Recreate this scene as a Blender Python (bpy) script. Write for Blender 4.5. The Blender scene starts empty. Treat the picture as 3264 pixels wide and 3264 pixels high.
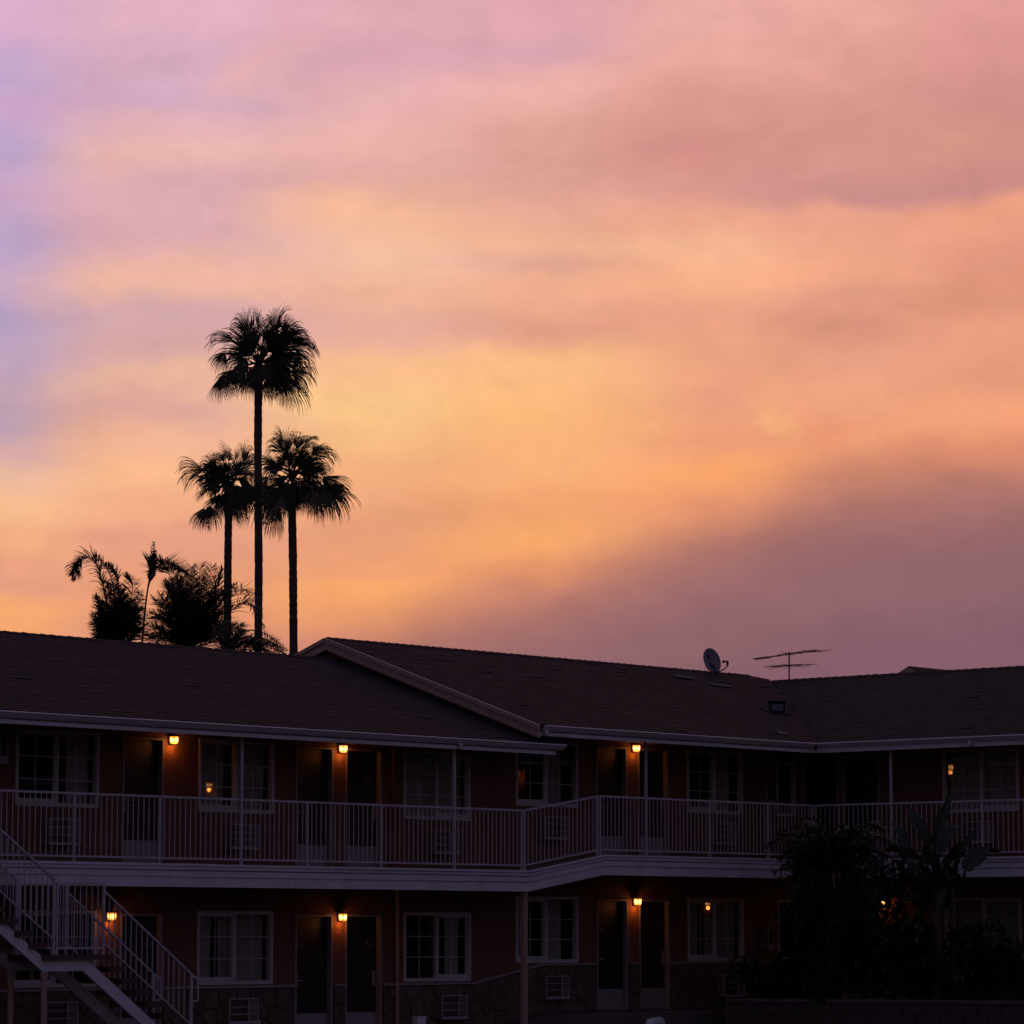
import bpy, math, random
from math import sin, cos, tan, atan, pi, radians, sqrt
from mathutils import Vector, Matrix
from mathutils import noise as mnoise

random.seed(7)
scn = bpy.context.scene
COL = scn.collection

# ------------------------------------------------------------------ camera
FPX, HORIZ, HALF = 11200.0, 2965.0, 1632.0      # focal length and horizon in photo pixels (3264 wide)
HEAD = radians(41.3)                             # view heading, from +X (direction of the long facade)
PITCH = atan((HORIZ - HALF) / FPX)
FWD = Vector((cos(HEAD) * cos(PITCH), sin(HEAD) * cos(PITCH), sin(PITCH)))
RGT = Vector((sin(HEAD), -cos(HEAD), 0))
UPV = RGT.cross(FWD)
EYE = Vector((0, 0, 1.8))
cam = bpy.data.cameras.new('camera')
cam.sensor_width = 36
cam.lens = 36 * FPX / 3264
cam.clip_start, cam.clip_end = 0.5, 6000
camo = bpy.data.objects.new('camera', cam)
COL.objects.link(camo)
camo.matrix_world = Matrix(((RGT.x, UPV.x, -FWD.x, EYE.x), (RGT.y, UPV.y, -FWD.y, EYE.y),
                            (RGT.z, UPV.z, -FWD.z, EYE.z), (0, 0, 0, 1)))
scn.camera = camo

def at(px, py, depth):
    "world point at a photo position and a distance (m) along the view axis"
    return EYE + (FWD + RGT * ((px - HALF) / FPX) - UPV * ((py - HALF) / FPX)) * depth

scn.view_settings.view_transform = 'Standard'
scn.view_settings.look = 'None'
scn.view_settings.exposure = 0
scn.view_settings.gamma = 1
scn.render.engine = 'CYCLES'
scn.cycles.max_bounces = 6
scn.cycles.transparent_max_bounces = 12
scn.cycles.sample_clamp_indirect = 4
scn.cycles.use_denoising = True

# ------------------------------------------------------------------ sky
def lin(h):
    h = h.lstrip('#')
    o = []
    for i in (0, 2, 4):
        c = int(h[i:i + 2], 16) / 255
        o.append(c / 12.92 if c <= 0.04045 else ((c + 0.055) / 1.055) ** 2.4)
    return o + [1]

SUN_AZ = HEAD + radians(5)      # the sun has just gone down behind the motel, a little left of the view
SUN_EL = radians(1.0)
world = bpy.data.worlds.new('World')
scn.world = world
world.use_nodes = True
nt = world.node_tree
nt.nodes.clear()

class NT:
    def __init__(s, tree): s.t = tree
    def n(s, kind, **kw):
        nd = s.t.nodes.new(kind)
        for k, v in kw.items(): setattr(nd, k, v)
        return nd
    def l(s, a, b): s.t.links.new(a, b)
    def val(s, sock, v):
        if hasattr(v, 'is_linked'): s.l(v, sock)
        else: sock.default_value = v
    def math(s, op, a, b=0.0, c=None, clamp=False):
        nd = s.n('ShaderNodeMath', operation=op, use_clamp=clamp)
        s.val(nd.inputs[0], a); s.val(nd.inputs[1], b)
        if c is not None: s.val(nd.inputs[2], c)
        return nd.outputs[0]
    def mix(s, fac, a, b, blend='MIX'):
        nd = s.n('ShaderNodeMix', data_type='RGBA', blend_type=blend)
        s.val(nd.inputs[0], fac); s.val(nd.inputs[6], a); s.val(nd.inputs[7], b)
        return nd.outputs[2]
    def ramp(s, fac, stops, interp='EASE'):
        nd = s.n('ShaderNodeValToRGB')
        cr = nd.color_ramp
        cr.interpolation = interp
        while len(cr.elements) > 1: cr.elements.remove(cr.elements[-1])
        stops = sorted(stops)
        cr.elements[0].position = stops[0][0]; cr.elements[0].color = stops[0][1]
        for p, c in stops[1:]:
            e = cr.elements.new(p); e.color = c
        s.l(fac, nd.inputs[0])
        return nd.outputs[0]
    def noise(s, vec, scale, detail=3, rough=0.5, dist=0.0):
        nd = s.n('ShaderNodeTexNoise')
        s.l(vec, nd.inputs['Vector'])
        nd.inputs['Scale'].default_value = scale
        nd.inputs['Detail'].default_value = detail
        nd.inputs['Roughness'].default_value = rough
        nd.inputs['Distortion'].default_value = dist
        return nd
    def comb(s, x, y, z=0.0):
        nd = s.n('ShaderNodeCombineXYZ')
        s.val(nd.inputs[0], x); s.val(nd.inputs[1], y); s.val(nd.inputs[2], z)
        return nd.outputs[0]

W = NT(nt)
tc = W.n('ShaderNodeTexCoord')
rot = W.n('ShaderNodeVectorRotate', rotation_type='Z_AXIS')
W.l(tc.outputs['Generated'], rot.inputs['Vector'])
rot.inputs['Angle'].default_value = pi / 2 - HEAD        # heading of the sunset glow -> +Y
sep = W.n('ShaderNodeSeparateXYZ')
W.l(rot.outputs[0], sep.inputs[0])
dx, dy, dz = sep.outputs
azim = W.math('ARCTAN2', dx, dy)                          # 0 over the motel, + to the right
hor = W.math('SQRT', W.math('ADD', W.math('MULTIPLY', dx, dx), W.math('MULTIPLY', dy, dy)))
elev = W.math('ARCTAN2', dz, hor)
S0 = W.math('MULTIPLY', azim, 1 / 0.1438)                 # unit: 8.2 degrees of azimuth
V0 = W.math('MULTIPLY', elev, 1 / 0.2590)                 # unit: 14.8 degrees of elevation
sv = W.comb(S0, V0)
# cloud-like warping of the colour bands (streaks rise gently to the right)
wm = W.n('ShaderNodeMapping'); W.l(sv, wm.inputs[0])
wm.inputs['Rotation'].default_value = (0, 0, radians(-16)); wm.inputs['Scale'].default_value = (1.0, 2.0, 1)
wn = W.noise(wm.outputs[0], 1.5, 3, 0.52, 0.3)
wsep = W.n('ShaderNodeSeparateColor'); W.l(wn.outputs['Color'], wsep.inputs[0])
w2m = W.n('ShaderNodeMapping'); W.l(sv, w2m.inputs[0])
w2m.inputs['Location'].default_value = (3.1, 7.7, 0); w2m.inputs['Scale'].default_value = (1.0, 3.2, 1)
w2m.inputs['Rotation'].default_value = (0, 0, radians(-14))
wn2 = W.noise(w2m.outputs[0], 4.2, 4, 0.55, 0.6)
wsep2 = W.n('ShaderNodeSeparateColor'); W.l(wn2.outputs['Color'], wsep2.inputs[0])
def cen(s, k): return W.math('MULTIPLY', W.math('SUBTRACT', s, 0.5), k)
U1 = W.math('ADD', S0, W.math('ADD', cen(wsep.outputs[0], 0.26), cen(wsep2.outputs[0], 0.12)))
V1 = W.math('ADD', V0, W.math('ADD', cen(wsep.outputs[1], 0.07), cen(wsep2.outputs[1], 0.03)))
V1c = W.math('MULTIPLY', V1, 1 / 1.2, clamp=True)

COLS = [
 (80,  '0 E3AFCF 120 C9A9CF 200 C3A6CE 260 CDA4CD 400 BFA5CF 540 CFA5C4 700 BCA3C8 820 C9A4BC 940 AE9CBE 1050 C3A3B8 1150 CBA4AE 1250 BFA0B0 1330 E3AEA6 1420 F3BB98 1500 FFBE88 1600 FBB07A 1700 EE9F78 1760 E69A78 1850 FBA763 2000 F09A60'),
 (560, '0 E3AFC3 150 D9A9BF 260 D6A9C3 340 E5B0B8 430 EDB5AE 560 DCA8B2 680 DDA8B2 830 F3B6A0 930 D8A7AA 1020 DAA6A4 1110 EBB29A 1200 DFA598 1300 F3B18E 1400 FBB584 1500 F3A97E 1600 E89C7C 1800 EE9A6C 1950 DE8F74'),
 (1180,'0 E5A9B4 120 DEA6B4 250 E9AFAF 380 EDB1A8 520 E4A8A0 620 FBBB95 740 F9BFA0 850 F3B295 950 EAAB98 1060 FDBB86 1180 FFC684 1280 FDBB7C 1400 F6AA76 1550 EA9A70 1680 EE9A68 1740 FDA55D 1840 EA945F 1950 D98866'),
 (1720,'0 E3A5B0 80 DDA3B0 200 EFAFA6 350 E3A193 480 DD9C90 600 ECA78F 690 F5B08E 750 E6A590 820 F7AF8A 950 E49B80 1050 FFBB7C 1200 FFB56F 1350 FDAE70 1500 F6A264 1600 FFA95E 1690 EE955E 1800 D58568 1950 C87F68'),
 (2260,'0 EEABA2 100 EDA89C 250 E0988C 400 D98F86 520 DC958A 610 F0A585 680 F9B48C 780 FDAF82 900 EE9E7E 1000 F0A27C 1150 EC9C77 1280 F09A6E 1400 FFA35F 1500 F09563 1650 D58566 1950 C07868'),
 (2740,'0 EEA69B 100 E69E92 250 DC948A 400 DA9487 540 D08D87 610 EFA085 760 F6A680 850 E69980 950 DE9179 1050 EC9D7C 1200 F4A078 1300 EC9168 1450 D58566 1700 C07868 1950 B87466'),
 (3184,'0 E39A92 100 DC928C 300 D58D85 400 D89182 540 CF8A84 600 F09C7A 740 E6947A 860 E0906F 960 EE9C7A 1100 EA9874 1230 FA9F70 1340 EC9066 1450 D58366 1700 BC7466 1950 B47064'),
]
cols = []
for cxp, txt in COLS:
    tk = txt.split()
    st = [((HORIZ - float(tk[i]) * 1.0663) / HORIZ / 1.2, lin(tk[i + 1])) for i in range(0, len(tk), 2)]
    cols.append(((cxp - HALF) / HALF, W.ramp(V1c, st)))
skyc = cols[0][1]
for (sa, _), (sb, c) in zip(cols, cols[1:]):
    mr = W.n('ShaderNodeMapRange', interpolation_type='SMOOTHSTEP')
    W.l(U1, mr.inputs[0])
    mr.inputs[1].default_value = sa - (.08 if sa < -.9 else 0); mr.inputs[2].default_value = sb - (.14 if sa < -.9 else 0)
    skyc = W.mix(mr.outputs[0], skyc, c)
# glowing wisps lit from below the horizon
def wisp(col, x, y, rx, ry, ang, k, skew=0.0):
    "soft patch of brighter cloud around one direction of the sky"
    global skyc
    s_, v_ = (x - HALF) / HALF, (HORIZ - y) / HORIZ
    ca, sa_ = cos(radians(ang)), sin(radians(ang))
    us = W.math('SUBTRACT', W.math('ADD', S0, W.math('ADD', cen(wsep.outputs[0], .12), cen(wsep2.outputs[0], .22))), s_)
    vs = W.math('MULTIPLY', W.math('SUBTRACT', W.math('ADD', V0, W.math('ADD', cen(wsep.outputs[1], .05), cen(wsep2.outputs[1], .10))), v_), HORIZ / HALF)
    p = W.math('MULTIPLY', W.math('ADD', W.math('MULTIPLY', us, ca), W.math('MULTIPLY', vs, sa_)), HALF / rx)
    q = W.math('MULTIPLY', W.math('SUBTRACT', W.math('MULTIPLY', vs, ca), W.math('MULTIPLY', us, sa_)), HALF / ry)
    r2 = W.math('ADD', W.math('MULTIPLY', p, p), W.math('MULTIPLY', q, q))
    g = W.math('MULTIPLY', W.math('POWER', 2.71828, W.math('MULTIPLY', r2, -1.0)), k)
    skyc = W.mix(g, skyc, lin(col))
wisp('FFC47E', 1080, 1245, 230, 62, -26, .7)
wisp('F6BC92', 600, 1170, 110, 40, 14, .35)
wisp('F6AC70', 2470, 1310, 80, 34, -52, .8)
wisp('F7A572', 2950, 1345, 260, 45, 14, .7)
wisp('F6B590', 1250, 620, 330, 55, 12, .45)
wisp('FDA45E', 1100, 1860, 200, 90, 20, .5)
wisp('F3B6A4', 760, 210, 200, 60, 25, .4)
wisp('BFA6CF', 10, 950, 120, 420, 0, .4)
wisp('FBA662', 1480, 1790, 280, 60, 20, .4)
# the dusk-coloured cloud bank low on the right
edge = W.ramp(W.math('MULTIPLY_ADD', S0, 0.25, 0.5, clamp=True),
              [(p, (c, c, c, 1)) for p, c in ((.34, .25), (.42, .325), (.5135, .385), (.596, .455), (.67, .505), (.738, .520), (.86, .53), (1, .53))], 'LINEAR')
depth_b = W.math('SUBTRACT', edge, W.math('ADD', V0, W.math('ADD', cen(wsep.outputs[1], 0.025), cen(wsep2.outputs[1], 0.03))))
mr = W.n('ShaderNodeMapRange', interpolation_type='SMOOTHSTEP'); W.l(depth_b, mr.inputs[0])
mr.inputs[1].default_value = -.045; mr.inputs[2].default_value = .085
bank = W.ramp(W.math('MULTIPLY', depth_b, 3.2, clamp=True),
              [(0, lin('BE7866')), (.16, lin('A46B68')), (.42, lin('92636A')), (.7, lin('875D6A')), (1, lin('8C606A'))])
skyc = W.mix(mr.outputs[0], skyc, bank)
# faint streaks
sm = W.n('ShaderNodeMapping'); W.l(sv, sm.inputs[0])
sm.inputs['Rotation'].default_value = (0, 0, radians(-16)); sm.inputs['Scale'].default_value = (1.1, 5.5, 1)
sn = W.noise(sm.outputs[0], 2.6, 4, 0.58, 0.4)
stk = W.n('ShaderNodeMapRange'); W.l(sn.outputs[0], stk.inputs[0])
stk.inputs[1].default_value = .3; stk.inputs[2].default_value = .7; stk.inputs[3].default_value = .95; stk.inputs[4].default_value = 1.05
sc_ = W.n('ShaderNodeVectorMath', operation='SCALE'); W.l(skyc, sc_.inputs[0]); W.l(stk.outputs[0], sc_.inputs['Scale'])
fm = W.n('ShaderNodeMapping'); W.l(sv, fm.inputs[0])
fm.inputs['Rotation'].default_value = (0, 0, radians(-24)); fm.inputs['Scale'].default_value = (1.0, 2.6, 1)
fn = W.noise(fm.outputs[0], 9, 6, .62, .8)
fk = W.n('ShaderNodeMapRange'); W.l(fn.outputs[0], fk.inputs[0])
fk.inputs[1].default_value = .3; fk.inputs[2].default_value = .7; fk.inputs[3].default_value = .965; fk.inputs[4].default_value = 1.04
sc2 = W.n('ShaderNodeVectorMath', operation='SCALE'); W.l(sc_.outputs[0], sc2.inputs[0]); W.l(fk.outputs[0], sc2.inputs['Scale'])
hsv = W.n('ShaderNodeHueSaturation'); hsv.inputs['Saturation'].default_value = .95; hsv.inputs['Value'].default_value = .97; W.l(sc2.outputs[0], hsv.inputs['Color'])
glow = hsv.outputs[0]
# clear dusk sky overhead and behind, where the afterglow has faded
ns = W.n('ShaderNodeTexSky', sky_type='NISHITA')
ns.sun_disc = False
ns.sun_elevation = SUN_EL
ns.sun_rotation = pi / 2 - SUN_AZ
ns.altitude = 50
nsc = W.n('ShaderNodeVectorMath', operation='SCALE'); W.l(ns.outputs[0], nsc.inputs[0]); nsc.inputs['Scale'].default_value = 0.05
dusk = W.ramp(W.math('MULTIPLY_ADD', elev, 2 / pi, 0.0, clamp=True),
              [(0, (.080, .056, .112, 1)), (.15, (.084, .062, .150, 1)), (.5, (.084, .068, .172, 1)), (1, (.080, .066, .165, 1))])
duskn = W.mix(1.0, dusk, nsc.outputs[0], 'ADD')
fr = W.math('MULTIPLY', dy, 1.0)
back = W.n('ShaderNodeMapRange', interpolation_type='SMOOTHSTEP'); W.l(fr, back.inputs[0])
back.inputs[1].default_value = .94; back.inputs[2].default_value = .40
allsky = W.mix(back.outputs[0], glow, duskn)
bg = W.n('ShaderNodeBackground'); W.l(allsky, bg.inputs[0]); bg.inputs[1].default_value = 1.0
wo = W.n('ShaderNodeOutputWorld'); W.l(bg.outputs[0], wo.inputs[0])

# last light of the sun, already behind cloud at the horizon
sun = bpy.data.lights.new('sun', 'SUN')
sun.energy = 0.06; sun.angle = radians(10); sun.color = (1, .62, .38)
suno = bpy.data.objects.new('sun', sun); COL.objects.link(suno)
suno.rotation_euler = Vector((cos(SUN_EL) * cos(SUN_AZ), cos(SUN_EL) * sin(SUN_AZ), sin(SUN_EL))).to_track_quat('Z', 'Y').to_euler()

# ------------------------------------------------------------------ materials
MATS = {}
def mat(name, c1, c2=None, rough=.7, scale=6, bump=0, bscale=40, metal=0, spec=.35, island=0, stretch=None, streak=None):
    m = bpy.data.materials.new(name); m.use_nodes = True
    t = NT(m.node_tree)
    b = m.node_tree.nodes['Principled BSDF']
    b.inputs['Roughness'].default_value = rough
    b.inputs['Metallic'].default_value = metal
    b.inputs['Specular IOR Level'].default_value = spec
    c2 = c2 or tuple(x * .75 for x in c1)
    tcn = t.n('ShaderNodeTexCoord'); geo = t.n('ShaderNodeNewGeometry')
    vec = geo.outputs['Position']
    if stretch:
        mp = t.n('ShaderNodeMapping'); t.l(vec, mp.inputs[0]); mp.inputs['Scale'].default_value = stretch; vec = mp.outputs[0]
    nz = t.noise(vec, scale, 5, .6)
    mrn = t.n('ShaderNodeMapRange'); t.l(nz.outputs[0], mrn.inputs[0])
    mrn.inputs[1].default_value = .32; mrn.inputs[2].default_value = .68
    col = t.mix(mrn.outputs[0], (*c1, 1), (*c2, 1))
    if streak:   # rain streaks and grime: vertical stains on painted or rendered surfaces
        mp = t.n('ShaderNodeMapping'); t.l(geo.outputs['Position'], mp.inputs[0]); mp.inputs['Scale'].default_value = (5, 5, .35)
        n2 = t.noise(mp.outputs[0], 2.2, 5, .65)
        m2 = t.n('ShaderNodeMapRange'); t.l(n2.outputs[0], m2.inputs[0])
        m2.inputs[1].default_value = .55; m2.inputs[2].default_value = .78; m2.inputs[4].default_value = streak
        col = t.mix(m2.outputs[0], col, (c1[0] * .45, c1[1] * .42, c1[2] * .38, 1))
    if island:
        mi = t.n('ShaderNodeMapRange'); t.l(geo.outputs['Random Per Island'], mi.inputs[0])
        mi.inputs[3].default_value = 1 - island; mi.inputs[4].default_value = 1 + island
        vs = t.n('ShaderNodeVectorMath', operation='SCALE'); t.l(col, vs.inputs[0]); t.l(mi.outputs[0], vs.inputs['Scale'])
        col = vs.outputs[0]
    t.l(col, b.inputs['Base Color'])
    if bump:
        bn = t.noise(geo.outputs['Position'], bscale, 4, .6)
        bp = t.n('ShaderNodeBump'); bp.inputs['Strength'].default_value = bump; bp.inputs['Distance'].default_value = .02
        t.l(bn.outputs[0], bp.inputs['Height']); t.l(bp.outputs[0], b.inputs['Normal'])
    MATS[name] = m
    return m
mat('stucco', (.185, .082, .054), (.15, .066, .043), .9, 1.6, .5, 60, streak=.5)
mat('trim', (.58, .545, .56), (.48, .45, .465), .6, 3, .15, 30, streak=.45)
mat('window_frame', (.50, .47, .47), (.43, .40, .40), .6, 3, streak=.4)
mat('gutter', (.58, .55, .55), (.50, .47, .47), .45, 2.5, streak=.35)
mat('rail', (.42, .37, .39), (.35, .31, .32), .5, 8, streak=.3)
mat('rake', (.36, .235, .185), (.30, .195, .155), .7, 3, .15, 30, streak=.5)
mat('shingle', (.0235, .0170, .0190), (.0155, .0112, .0125), .92, .7, .6, 160, island=.22, spec=.2, streak=.5)
mat('door', (.019, .012, .011), (.014, .009, .008), .5, 5, .1, 30)
mat('steel', (.30, .27, .28), (.24, .215, .22), .45, 8, metal=.2)
mat('brass', (.42, .34, .22), None, .4, 10, metal=.6)
mat('door_frame', (.30, .235, .23), (.25, .195, .19), .6, 4, streak=.4)
mat('dark_metal', (.016, .014, .015), None, .85, spec=.15)
mat('curtain', (.44, .41, .38), (.36, .34, .32), .95, 3)
mat('interior', (.05, .04, .036), None, .9)
mat('carpet', (.06, .045, .04), None, .95)
mat('stone', (.16, .105, .082), (.085, .056, .046), .9, 7, .7, 30, island=.4)
mat('mortar', (.10, .072, .058), None, .95, 10, .6, 60)
mat('ac_case', (.17, .12, .105), (.14, .10, .085), .6, 4, streak=.4)
mat('ac_dark', (.05, .045, .045), None, .7)
mat('ac_slat', (.36, .32, .33), None, .6, 6)
mat('concrete', (.105, .082, .076), (.08, .062, .058), .9, 4, .5, 40)
mat('tread', (.085, .045, .038), (.065, .035, .03), .9, 5, .4, 40)
mat('soffit', (.17, .105, .07), (.14, .085, .058), .85, 4)
mat('asphalt', (.032, .029, .03), (.024, .022, .023), .9, 5, .6, 80)
mat('planter', (.06, .042, .038), (.045, .032, .028), .92, 6, .6, 50, island=.2)
mat('soil', (.04, .03, .022), None, .95)
mat('white_paint', (.72, .72, .73), (.62, .62, .63), .6, 8)
mat('frond', (.036, .042, .017), (.024, .028, .011), .6, 2, spec=.25)
mat('dry_frond', (.13, .085, .045), (.085, .055, .03), .85, 3)
mat('trunk', (.085, .062, .048), (.05, .036, .028), .95, 3, .8, 20, stretch=(1, 1, 3))
mat('paddle', (.021, .033, .012), (.014, .022, .008), .5, 3, spec=.3)
mat('shrub', (.028, .036, .015), (.018, .023, .010), .6, 2)
mat('plume', (.36, .29, .24), (.28, .22, .18), .95, 6)
mat('dish', (.17, .16, .18), (.14, .135, .15), .5, 5)
mat('antenna', (.075, .05, .042), (.055, .035, .03), .6, 10, metal=.3)
mat('vent', (.12, .12, .15), (.10, .10, .125), .85, 8, spec=.15)

g = bpy.data.materials.new('glass'); g.use_nodes = True
t = NT(g.node_tree); g.node_tree.nodes.clear()
tr = t.n('ShaderNodeBsdfTransparent'); tr.inputs[0].default_value = (.93, .94, .94, 1)
gl = t.n('ShaderNodeBsdfGlossy'); gl.inputs['Roughness'].default_value = .015
ge = t.n('ShaderNodeNewGeometry'); dt = t.n('ShaderNodeVectorMath', operation='DOT_PRODUCT')
t.l(ge.outputs['Normal'], dt.inputs[0]); t.l(ge.outputs['Incoming'], dt.inputs[1])
schlick = t.math('MULTIPLY_ADD', t.math('POWER', t.math('SUBTRACT', 1.0, t.math('ABSOLUTE', dt.outputs['Value'])), 5.0), .955, .045)
mx = t.n('ShaderNodeMixShader'); t.l(schlick, mx.inputs[0]); t.l(tr.outputs[0], mx.inputs[1]); t.l(gl.outputs[0], mx.inputs[2])
ou = t.n('ShaderNodeOutputMaterial'); t.l(mx.outputs[0], ou.inputs[0]); MATS['glass'] = g

g = bpy.data.materials.new('lamp_glow'); g.use_nodes = True
b = g.node_tree.nodes['Principled BSDF']
b.inputs['Base Color'].default_value = (.8, .6, .35, 1)
b.inputs['Emission Color'].default_value = (1, .33, .035, 1); b.inputs['Emission Strength'].default_value = 7.0
t = NT(g.node_tree)
tco = t.n('ShaderNodeTexCoord'); dd_ = t.n('ShaderNodeVectorMath', operation='DISTANCE')
t.l(tco.outputs['Object'], dd_.inputs[0]); dd_.inputs[1].default_value = (0, 0, .060)
mr_ = t.n('ShaderNodeMapRange', interpolation_type='SMOOTHSTEP'); t.l(dd_.outputs['Value'], mr_.inputs[0])
mr_.inputs[1].default_value = .050; mr_.inputs[2].default_value = .084; mr_.inputs[3].default_value = 6.0; mr_.inputs[4].default_value = 1.3
t.l(mr_.outputs[0], b.inputs['Emission Strength'])
fc_ = t.n('ShaderNodeMapRange'); t.l(mr_.outputs[0], fc_.inputs[0]); fc_.inputs[1].default_value = 1.3; fc_.inputs[2].default_value = 6.0
t.l(t.mix(fc_.outputs[0], (1, .20, .012, 1), (1, .52, .14, 1)), b.inputs['Emission Color'])
MATS['lamp_glow'] = g

# ------------------------------------------------------------------ mesh helpers
ORG = {}
def origin(o): return ORG[o.name] if o else Vector((0, 0, 0))
def tag(o, label=None, cat=None, group=None, kind=None):
    for k, v in (('label', label), ('category', cat), ('group', group), ('kind', kind)):
        if v: o[k] = v
    return o
def thing(name, label, cat, loc, group=None):
    o = bpy.data.objects.new(name, None); o.empty_display_size = .2
    COL.objects.link(o); o.location = loc; ORG[o.name] = Vector(loc)
    return tag(o, label, cat, group)
def link(name, me, parent, loc=(0, 0, 0)):
    "link a mesh whose vertices are local to the world point loc"
    o = bpy.data.objects.new(name, me); COL.objects.link(o)
    o.location = Vector(loc) - origin(parent)
    if parent: o.parent = parent
    ORG[o.name] = Vector(loc)
    return o

class MB:
    def __init__(s, T=None):
        s.v, s.f, s.T, s.flip = [], [], T, False
        if T:
            o, a, b_, c = (Vector(T(*p)) for p in ((0, 0, 0), (1, 0, 0), (0, 1, 0), (0, 0, 1)))
            s.flip = (a - o).cross(b_ - o).dot(c - o) < 0
    def p(s, q):
        s.v.append(Vector(s.T(*q)) if s.T else Vector(q)); return len(s.v) - 1
    def face(s, *pts):
        s.f.append([s.p(q) for q in pts])
    def hexa(s, P):
        "P: 8 points, bottom ring then top ring"
        i = [s.p(q) for q in P]
        for a in ((3, 2, 1, 0), (4, 5, 6, 7), (0, 1, 5, 4), (1, 2, 6, 5), (2, 3, 7, 6), (3, 0, 4, 7)):
            s.f.append([i[k] for k in a])
    def box(s, x0, x1, y0, y1, z0, z1, dz=None):
        d0, d1 = (dz(x0), dz(x1)) if dz else (0, 0)
        s.hexa([(x0, y0, z0 + d0), (x1, y0, z0 + d1), (x1, y1, z0 + d1), (x0, y1, z0 + d0),
                (x0, y0, z1 + d0), (x1, y0, z1 + d1), (x1, y1, z1 + d1), (x0, y1, z1 + d0)])
    def obox(s, c, a, b_, c_):
        c, a, b_, c_ = map(Vector, (c, a, b_, c_))
        s.hexa([c - a - b_ - c_, c + a - b_ - c_, c + a + b_ - c_, c - a + b_ - c_,
                c - a - b_ + c_, c + a - b_ + c_, c + a + b_ + c_, c - a + b_ + c_])
    def prism(s, pts, vec):
        vec = Vector(vec)
        lo = [s.p(q) for q in pts]; hi = [s.p(Vector(q) + vec) for q in pts]
        n = len(pts)
        s.f.append(lo[::-1]); s.f.append(hi)
        for k in range(n): s.f.append([lo[k], lo[(k + 1) % n], hi[(k + 1) % n], hi[k]])
    def tube(s, pts, r, n=8, caps=True):
        pts = [Vector(s.T(*q)) if s.T else Vector(q) for q in pts]
        T, s.T = s.T, None
        rs = r if isinstance(r, (list, tuple)) else [r] * len(pts)
        rings = []
        ref = Vector((0, 0, 1))
        for k, q in enumerate(pts):
            tg = (pts[min(k + 1, len(pts) - 1)] - pts[max(k - 1, 0)]).normalized()
            if k == 0:
                a = tg.cross(ref if abs(tg.z) < .95 else Vector((1, 0, 0))).normalized()
            else:
                a = (a - tg * a.dot(tg)).normalized()
            b_ = tg.cross(a)
            rings.append([s.p(q + (a * cos(2 * pi * j / n) + b_ * sin(2 * pi * j / n)) * rs[k]) for j in range(n)])
        fl, s0 = s.flip, len(s.f)
        for A, B in zip(rings, rings[1:]):
            for j in range(n): s.f.append([A[j], A[(j + 1) % n], B[(j + 1) % n], B[j]])
        if caps: s.f.append(rings[0][::-1]); s.f.append(rings[-1])
        if fl:
            for k in range(s0, len(s.f)): s.f[k] = s.f[k][::-1]
        s.T = T
    def mesh(s, name, m, smooth=False, loc=(0, 0, 0)):
        loc = Vector(loc)
        me = bpy.data.meshes.new(name)
        me.from_pydata([tuple(q - loc) for q in s.v], [], [q[::-1] for q in s.f] if s.flip else s.f)
        me.materials.append(MATS[m])
        if smooth: me.shade_smooth()
        return me
    def build(s, name, m, parent=None, smooth=False, kind=None, local=False):
        lo = origin(parent)
        if s.v and not parent or local:
            lo = sum(s.v, Vector()) / len(s.v)
            lo.z = min(q.z for q in s.v)
        o = link(name, s.mesh(name, m, smooth, lo), parent, lo)
        if kind: o['kind'] = kind
        return o

# wall frames: u along the wall to the viewer's right, n outward from the wall, z up
def TA(u, n, z): return (u, 42.0 - n, z)            # long front (left and middle sections)
def TC(u, n, z): return (56.4 - n, 42.0 - u, z)     # wing that comes forward on the right
STEP = .31                                           # the middle section stands a step higher, joined by ramps
def ramp(u0, u1): return lambda u: STEP * min(1, max(0, (u - u0) / (u1 - u0)))
dz_rail, dz_wall = ramp(46.40, 48.45), ramp(46.75, 48.6)
def upC(u): return STEP

# ------------------------------------------------------------------ ground
def gz(x, y):
    k = min(1, max(0, (x - 45) / 5))
    return -.12 + .22 * k * k * (3 - 2 * k)
m = MB()
xs = [-3000, -600, -100, 0, 20, 35, 45, 46, 47, 48, 49, 50, 55, 60, 80, 150, 600, 3000]
ys = [-3000, -600, -100, -20, 0, 20, 40, 60, 120, 600, 3000]
for i in range(len(xs) - 1):
    for j in range(len(ys) - 1):
        m.face(*[(x, y, gz(x, y)) for x, y in ((xs[i], ys[j]), (xs[i + 1], ys[j]), (xs[i + 1], ys[j + 1]), (xs[i], ys[j + 1]))])
tag(m.build('ground', 'asphalt'), 'dark asphalt of the motel parking lot', kind='structure')
m = MB(TA)
for a, c in ((26, 46.75), (46.75, 48.6), (48.6, 56.4)): m.box(a, c, -.4, 1.62, -.3, 0, dz_wall)
m2 = MB(TC); m2.box(0, 38, -.4, 1.62, -.3 + STEP, STEP)
m.v, m.f = m.v, m.f
tag(m.build('pavement', 'concrete'), 'concrete walk along the lower rooms of the long front', kind='structure')
tag(m2.build('pavement', 'concrete'), 'concrete walk along the lower rooms of the right wing', kind='structure')

# ------------------------------------------------------------------ motel building
motel = thing('motel_building', 'long two-storey motel with rust-red walls, dark shingle roofs and white trim', 'building', (45, 42, 0))

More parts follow.
